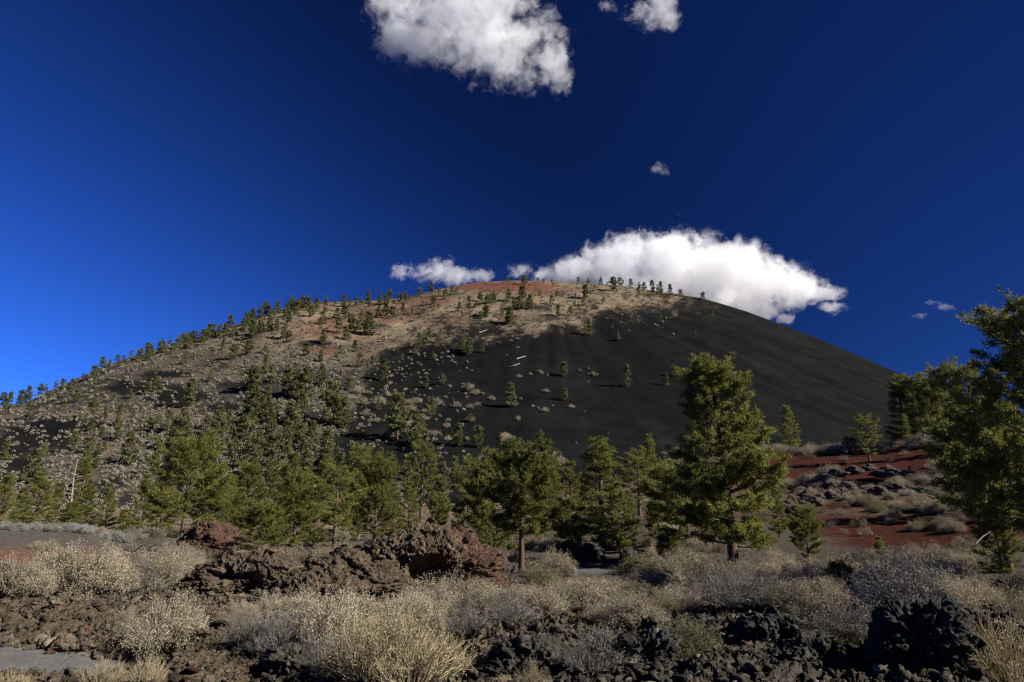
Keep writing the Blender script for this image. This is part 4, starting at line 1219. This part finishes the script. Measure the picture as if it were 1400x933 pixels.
# low brush on the flat and between the pines: nobody could count it
acc2 = Acc(); protos2 = []
for i in range(5):
    a2 = shrub(300 + i, n=16, w=1.5, fork=2, tips=2, tw=.014, fluff=1.0, heads=.13)
    V_, F_, c_ = a2.get(); protos2.append((V_, F_[0], c_))
NB = 8500
ba = rg.uniform(-.70, .70, NB); br = np.exp(rg.uniform(math.log(15), math.log(210), NB))
bx_, by_ = br * np.sin(ba), br * np.cos(ba)
bz, e1, r1, p1_, f1, l1, b_px, b_py = G(bx_, by_, True)
dn = sstep(-.25, .35, fbm(bx_ * .16, by_ * .16, o=2, s=320) + .12) * (1 - np.clip(np.maximum(np.maximum(e1, r1 * .86), p1_), 0, 1)) * np.clip(1 - f1 - .75 * l1, 0, 1) * (.12 + .88 * sstep(26, 36, br))
okb = rg.random(NB) < dn
for x, y, z, r in zip(bx_[okb], by_[okb], bz[okb], br[okb]):
    V_, F_, c_ = protos2[rng.integers(5)]
    s = rng.uniform(.22, .55) * (1 + .006 * r)
    a = rng.uniform(0, 6.28); ca, sa_ = math.cos(a), math.sin(a)
    Vr = V_ @ np.array([[ca, sa_, 0], [-sa_, ca, 0], [0, 0, 1]]) * s + np.array([x, y, z])
    acc2.add(Vr, F4=F_, col=c_ * rng.uniform(.5, 1.0) * np.array([.88, .86, .82]))
tag(link('low_brush', acc2.build('low_brush', M_shrub)), 'low grey-tan brush filling the flat and the ground between the pines', 'brush', kind='stuff')


# ------------------------------------------------------------------ lava rocks
def rock(seed, sub=3, jag=.35, sq=(1, 1, .75), fine=.08, fr=1.7):
    rg = np.random.default_rng(seed); o = rg.uniform(-50, 50, 3)
    V, Fc = ico(sub); P = V * fr + o
    n = fbm(P[:, 0], P[:, 1], P[:, 2], o=3, s=seed)
    q = np.abs(fbm(P[:, 0] * 2.1, P[:, 1] * 2.1, P[:, 2] * 2.1, o=3, s=seed + 9))
    V = V * (1 + jag * n - jag * .7 * q + fine * rg.normal(0, 1, len(V)))[:, None] * np.array(sq)
    return V, Fc, n, q


CRUMB = []


def outcrop(name, label, px, py, wp, ytop, col, seed, depth=.7, r=None, jag=.55, sub=6, red=None, group=None, sink=.25, fr=2.2, cat='lava rock'):
    """a craggy mass of lava: dome torn by holes and blocks"""
    h = at(px, r) if r else hit(px, py)
    x, y, z, r = h; m = px2m(x, y, z)
    _, u = pix_az_u(px, ytop); Ht = CAMZ + r * float(u) - z
    hw = wp * m / 2
    V, Fc = ico(sub); rg = np.random.default_rng(seed); of = rg.uniform(-40, 40, 3)
    S3 = np.array([hw, hw * depth, Ht])
    P = V * S3 + of
    n1 = fbm(P[:, 0] * .5, P[:, 1] * .5, P[:, 2] * .7, o=3, s=seed)
    n2 = fbm(P[:, 0] * 1.6, P[:, 1] * 1.6, P[:, 2] * 1.9, o=4, s=seed + 3, g=.62)
    n3 = np.abs(fbm(P[:, 0] * 4.2, P[:, 1] * 4.2, P[:, 2] * 4.2, o=5, s=seed + 6, g=.68))
    n4 = np.abs(fbm(P[:, 0] * 12, P[:, 1] * 12, P[:, 2] * 12, o=2, s=seed + 15))
    bd = np.zeros(len(V))
    for f_, am_ in ((1.7, .30), (4.2, .16), (9.5, .07)):
        wa = P + np.stack([fbm(P[:, 0] * 2, P[:, 1] * 2, P[:, 2] * 2, o=2, s=seed + 20 + k_) for k_ in range(3)], 1) * .25
        c1, c2, ci = cells((wa[:, 0] + .55 * wa[:, 1]) * f_, (wa[:, 2] * 1.2 + .35 * wa[:, 1] - .2 * wa[:, 0]) * f_, seed + int(f_ * 10))
        bd += am_ * ((ci - .5) * sstep(0, .12, c2 - c1) - .35 * (1 - sstep(0, .14, c2 - c1)))
    hole = sstep(.16, .42, fbm(P[:, 0] * .8 + 9, P[:, 1] * .8, P[:, 2] * 1.3, o=2, s=seed + 12)) * (V[:, 2] < .6)
    Q = V * S3 * (1 + .28 * n1)[:, None]
    Q[:, 2] *= 1.1 - .26 * np.hypot(V[:, 0], V[:, 1])
    Q = Q + V * np.array([1, 1, .8]) * ((n2 * .34 - n3 * .42 - n4 * .14 + bd * 1.0) * jag - .55 * hole * min(1, Ht * .5))[:, None]
    Q[:, 0] *= hw / np.percentile(np.abs(Q[:, 0]), 98); Q[:, 2] *= Ht * 1.04 / np.percentile(Q[:, 2], 99.6)
    c = np.tile(np.asarray(col, float), (len(V), 1)) * (1 + .5 * n2 + .25 * rg.normal(0, 1, len(V)))[:, None]
    w = np.clip(.5 + 1.3 * n1 + .5 * n2, 0, 1)
    c = lerp(c, np.asarray(col) * np.array([.55, .58, .62]), w * .6)
    if red is not None:
        c = lerp(c, np.array(red), sstep(.05, .5, V[:, 0] * .9 + V[:, 2] * .5 - .4 + n1 + .4 * n2) * .75)
    me = mesh(name, Q, Fc, M_rock, cols=np.clip(c, .012, .4))
    kk = rng.integers(0, len(Q), int(min(2600, 260 * hw * Ht + 60)))
    for k_ in kk:
        if V[k_, 2] > -.05: CRUMB.append((*(Q[k_] + np.array([x, y, z])), r, col))
    return tag(link(name, me, loc=(x, y, z)), label, cat, group)


OG = 'lava outcrops'
BR = (.098, .072, .048)
outcrop('lava_mound', 'highest craggy brown lava mound with a rusty right shoulder, left of the spreading pine', 575, 796, 250, 722, BR, 1, .6, r=22.5, red=(.085, .042, .03), group=OG, sub=7, jag=.75, cat='lava mound')
outcrop('lava_mound', 'brown lava ridge in front of the low yellow-green pine bush', 345, 802, 175, 752, BR, 2, .7, sub=7, group=OG, jag=.6, cat='lava mound')
outcrop('lava_mound', 'low brown lava block joining the ridge to the highest mound', 470, 808, 180, 756, BR, 3, .6, group=OG, jag=.7, cat='lava mound')
outcrop('lava_mound', 'brown rubble lobe in front of the gap between ridge and highest mound', 430, 822, 150, 776, BR, 18, .6, sub=6, group=OG, jag=.6, cat='lava mound')
outcrop('lava_mound', 'rough rust-brown hump behind the ridge, beside the broad many-layered pine', 296, 762, 100, 714, (.10, .055, .038), 4, .8, r=37, group=OG, jag=.5, sub=6, cat='lava mound')
outcrop('lava_mound', 'dark shoulder of lava between the highest mound and the spreading pine', 668, 795, 90, 752, (.06, .045, .036), 5, .8, r=22, group=OG, jag=.5, cat='lava mound')
outcrop('lava_rock', 'dark boulder with a shadowed face beside the bare cinder patch', 862, 778, 44, 752, (.05, .046, .042), 6, .9, group=OG, jag=.35, sub=4)
outcrop('lava_rock', 'dark lava lump under the small light green pine', 800, 765, 62, 742, (.05, .045, .04), 7, .8, group=OG, jag=.4, sub=5)
outcrop('lava_rock', 'black rock cut by the left edge beside the tan clump', 2, 815, 40, 774, (.04, .037, .035), 8, .9, group=OG, jag=.4, sub=4)
outcrop('lava_rock', 'round brown boulder on the left end of the lava ridge', 262, 790, 26, 766, (.1, .06, .04), 9, .9, group=OG, jag=.25, sub=4)
outcrop('lava_mound', 'black jagged lava block with a deep hollow, below the big grey shrub', 1262, 890, 150, 822, (.042, .04, .036), 10, .7, group=OG, jag=.6, cat='lava mound')
outcrop('lava_mound', 'black lava hump at the right end of the foreground, under the wiry stems', 1370, 900, 110, 836, (.04, .038, .034), 11, .7, group=OG, jag=.6, cat='lava mound')
outcrop('lava_mound', 'dark lava lip left of the olive shrub in the foreground', 880, 905, 120, 862, (.05, .046, .04), 12, .6, group=OG, jag=.5, cat='lava mound')
outcrop('lava_mound', 'dark lava hump at the bottom edge below the grey twiggy shrub', 720, 925, 150, 872, (.055, .05, .042), 13, .6, group=OG, jag=.5, cat='lava mound')
outcrop('lava_mound', 'dark lava shelf under the thicket before the tallest pine', 1075, 868, 130, 836, (.045, .042, .037), 14, .5, group=OG, jag=.5, cat='lava mound')
outcrop('lava_mound', 'dark lava shelf between the olive shrub and the black hollow', 1120, 915, 130, 868, (.05, .046, .04), 15, .6, group=OG, jag=.5, cat='lava mound')
outcrop('lava_mound', 'grey-brown lava lump at the bottom edge, left of the wiry stems', 400, 925, 110, 882, (.07, .06, .048), 16, .7, group=OG, jag=.45, cat='lava mound')
outcrop('lava_rock', 'pale brown block on the rubble above the grey path', 88, 892, 40, 868, (.13, .1, .07), 17, .9, group=OG, jag=.3, sub=4)
# ledge rocks under the red terrace
lr = []
for i in range(46):
    px = 1060 + 240 * (i + rng.uniform(0, .8)) / 46; py = 664 + 14 * math.sin(px * .025) + rng.uniform(-9, 26)
    h = hit(px, py, 40)
    if h is None: continue
    lr.append((px, py, h))
rm = []
for i in range(5):
    V, Fc, n, q = rock(400 + i, 3, .5, (1.2, 1, .8), .03)
    rm.append(mesh('lava_rock', V, Fc, M_rock, cols=np.clip(np.tile((.055, .045, .038), (len(V), 1)) * (1 + .8 * n)[:, None], .01, .3)))
for i, (px, py, (x, y, z, r)) in enumerate(lr):
    s = rng.uniform(5, 12) * px2m(x, y, z)
    o = link('lava_rock', rm[i % 5], loc=(x, y, z + s * .2), rz=rng.uniform(0, 6.28), sc=(s * 1.3, s, s * .9))
    tag(o, 'black lava rock in the ledge below the upper red terrace', 'lava rock', 'rocks in the ledge below the upper red terrace')
# loose clinker over the lava: too many to count
acc = Acc(); rg = np.random.default_rng(77)
lib = []
for i in range(24):
    V, Fc, n, q = rock(500 + i, 0 if i < 10 else 1 if i < 18 else 2, 1.1, (1.35, .95, .75), .36, fr=2.6)
    lib.append((V, Fc))
NR = 85000
a_ = rg.uniform(-.72, .72, NR); r_ = np.exp(rg.uniform(math.log(5.2), math.log(32), NR))
X, Y = r_ * np.sin(a_), r_ * np.cos(a_)
Zr, emb, red, path, front, left, PX, PY = G(X, Y, True)
sm = np.maximum(np.maximum(emb, red), path)
clump = sstep(-.5, .3, fbm(X * .8, Y * .8, o=2, s=330))
dn = np.clip(front + left * .8 + .06, 0, 1) * (1 - sm * .97) * (.35 + .65 * clump)
ok = rg.random(NR) < dn
for x, y, z, r, px in zip(X[ok], Y[ok], Zr[ok], r_[ok], PX[ok]):
    s = min(.0095 * math.exp(rg.exponential(.5)), .06) * (.7 + r / 22)
    V, Fc = lib[rg.integers(10) if s < .035 else 10 + rg.integers(8) if s < .08 else 18 + rg.integers(6)]
    a = rg.uniform(0, 6.28); ca, sa_ = math.cos(a), math.sin(a)
    tl_ = rg.uniform(-1.2, 1.2); ct, st_ = math.cos(tl_), math.sin(tl_)
    Vr = V @ np.array([[1, 0, 0], [0, ct, st_], [0, -st_, ct]]) @ np.array([[ca, sa_, 0], [-sa_, ca, 0], [0, 0, 1]]) * s + np.array([x, y, z + s * .25])
    w = 1 - sstep(560, 800, px)
    c = (BROWN * w + DARK * (1 - w)) * rg.uniform(.45, 1.5)
    u_ = rg.random()
    if u_ < .03: c = RUST * rg.uniform(.5, 1.1)
    elif u_ < .18: c = np.array((.13, .115, .085)) * rg.uniform(.7, 1.2)
    acc.add(Vr, F3=Fc, col=c)
for x, y, z, r, col in CRUMB:
    s = min(.016 * math.exp(rg.exponential(.5)), .10) * (.7 + r / 40)
    V, Fc = lib[rg.integers(10) if s < .05 else 10 + rg.integers(8)]
    a = rg.uniform(0, 6.28); ca, sa_ = math.cos(a), math.sin(a)
    acc.add(V @ np.array([[ca, sa_, 0], [-sa_, ca, 0], [0, 0, 1]]) * s + np.array([x, y, z]), F3=Fc, col=np.array(col) * rg.uniform(.5, 1.5))
me = acc.build('lava_rubble', M_rock)
tag(link('lava_rubble', me), 'loose lava clinker strewn over the foreground', 'rubble', kind='stuff')


# ------------------------------------------------------------------ dead wood
def wood(name, label, paths, mat=M_dead, cat='dead wood', group=None):
    """paths: list of (points, radii)"""
    o0 = np.array(paths[0][0][0]); acc = Acc()
    for P, Rr in paths: tube(acc, np.asarray(P) - o0, Rr, 6, col=(1, 1, 1))
    return tag(link(name, acc.build(name, mat, True), loc=o0), label, cat, group)


# bleached snag on the left
x, y, z, r = at(96, 62); m = px2m(x, y, z)
_, ut = pix_az_u(98, 626); Ht = CAMZ + r * float(ut) - z
b = np.array([x, y, z - .1])
pth = [([b, b + [.04, 0, Ht * .4], b + [-.04, 0, Ht * .75], b + [.08, 0, Ht]], [.11, .085, .055, .02])]
for i in range(12):
    f = rng.uniform(.35, .95); a = rng.uniform(0, 6.28); L = rng.uniform(.4, 1.2) * (1.2 - f)
    q = b + np.array([.25 * f, 0, Ht * f]); pth.append(([q, q + [math.cos(a) * L * .5, math.sin(a) * L * .5, .05], q + [math.cos(a) * L, math.sin(a) * L, .25 * L]], [.035, .025, .01]))
wood('dead_tree', 'bare bleached snag among the green pines above the cinder bank', pth, cat='dead tree')
# fallen branches at the end of the bank
for j, (px, py, n_, lb) in enumerate([(182, 762, 9, 'tangle of bleached fallen branches at the right end of the cinder bank'), (212, 732, 7, 'curved pale dead branches beside the broad many-layered pine')]):
    x, y, z, r = hit(px, py); b = np.array([x, y, z + .1]); pth = []
    for i in range(n_):
        a = rng.uniform(-.6, .6) + (math.pi if i % 2 else 0); L = rng.uniform(.35, .9); s = b + rng.normal(0, .2, 3) * [1, 1, .5]
        e = s + np.array([math.cos(a) * L, math.sin(a) * L * .5, rng.uniform(.0, .7)])
        pth.append(([s, (s + e) / 2 + rng.normal(0, .1, 3), e], [.035, .028, .012]))
    wood('dead_branches', lb, pth)
# silver twigs on the black block
x, y, z, r = hit(1240, 825); b = np.array([x, y, z + .05]); pth = []
for i in range(22):
    a = rng.uniform(0, 6.28); L = rng.uniform(.2, .55); s = b + rng.normal(0, .2, 3) * [1.3, .6, .5]
    e = s + np.array([math.cos(a) * L, math.sin(a) * L, rng.uniform(-.1, .3)])
    pth.append(([s, (s + e) / 2 + rng.normal(0, .05, 3), e], [.008, .006, .003]))
wood('dead_branches', 'silvery dead twigs over the black hollow below the big grey shrub', pth)
# leaning branch on the low bright pine
x, y, z, r = at(1330, 28.5); m = px2m(x, y, z); s = np.array([x - .1, y, z + 1.15]); e = s + np.array([.62, .1, .38])
wood('dead_branches', 'single bleached branch leaning against the low bright pine', [([s, (s + e) / 2 + [0, 0, .04], e], [.028, .022, .01])])
# logs on the cone
for px, py, L_, lb in [(697, 503, 14, 'bleached fallen log on the black cinder face, lower of the two'), (706, 492, 13, 'bleached fallen log on the black cinder face, upper of the two'), (655, 456, 11, 'short pale log at the top left of the black cinder face')]:
    h = hit(px, py, 170); x, y, z, r = h; m = px2m(x, y, z)
    e = hit(px + L_, py - L_ * .35, 170)
    s = np.array([x, y, z + .3]); e = np.array([e[0], e[1], e[2] + .3])
    wood('fallen_log', lb, [([s, (s + e) / 2, e], [.55, .5, .3])], cat='log', group='logs on the cone')
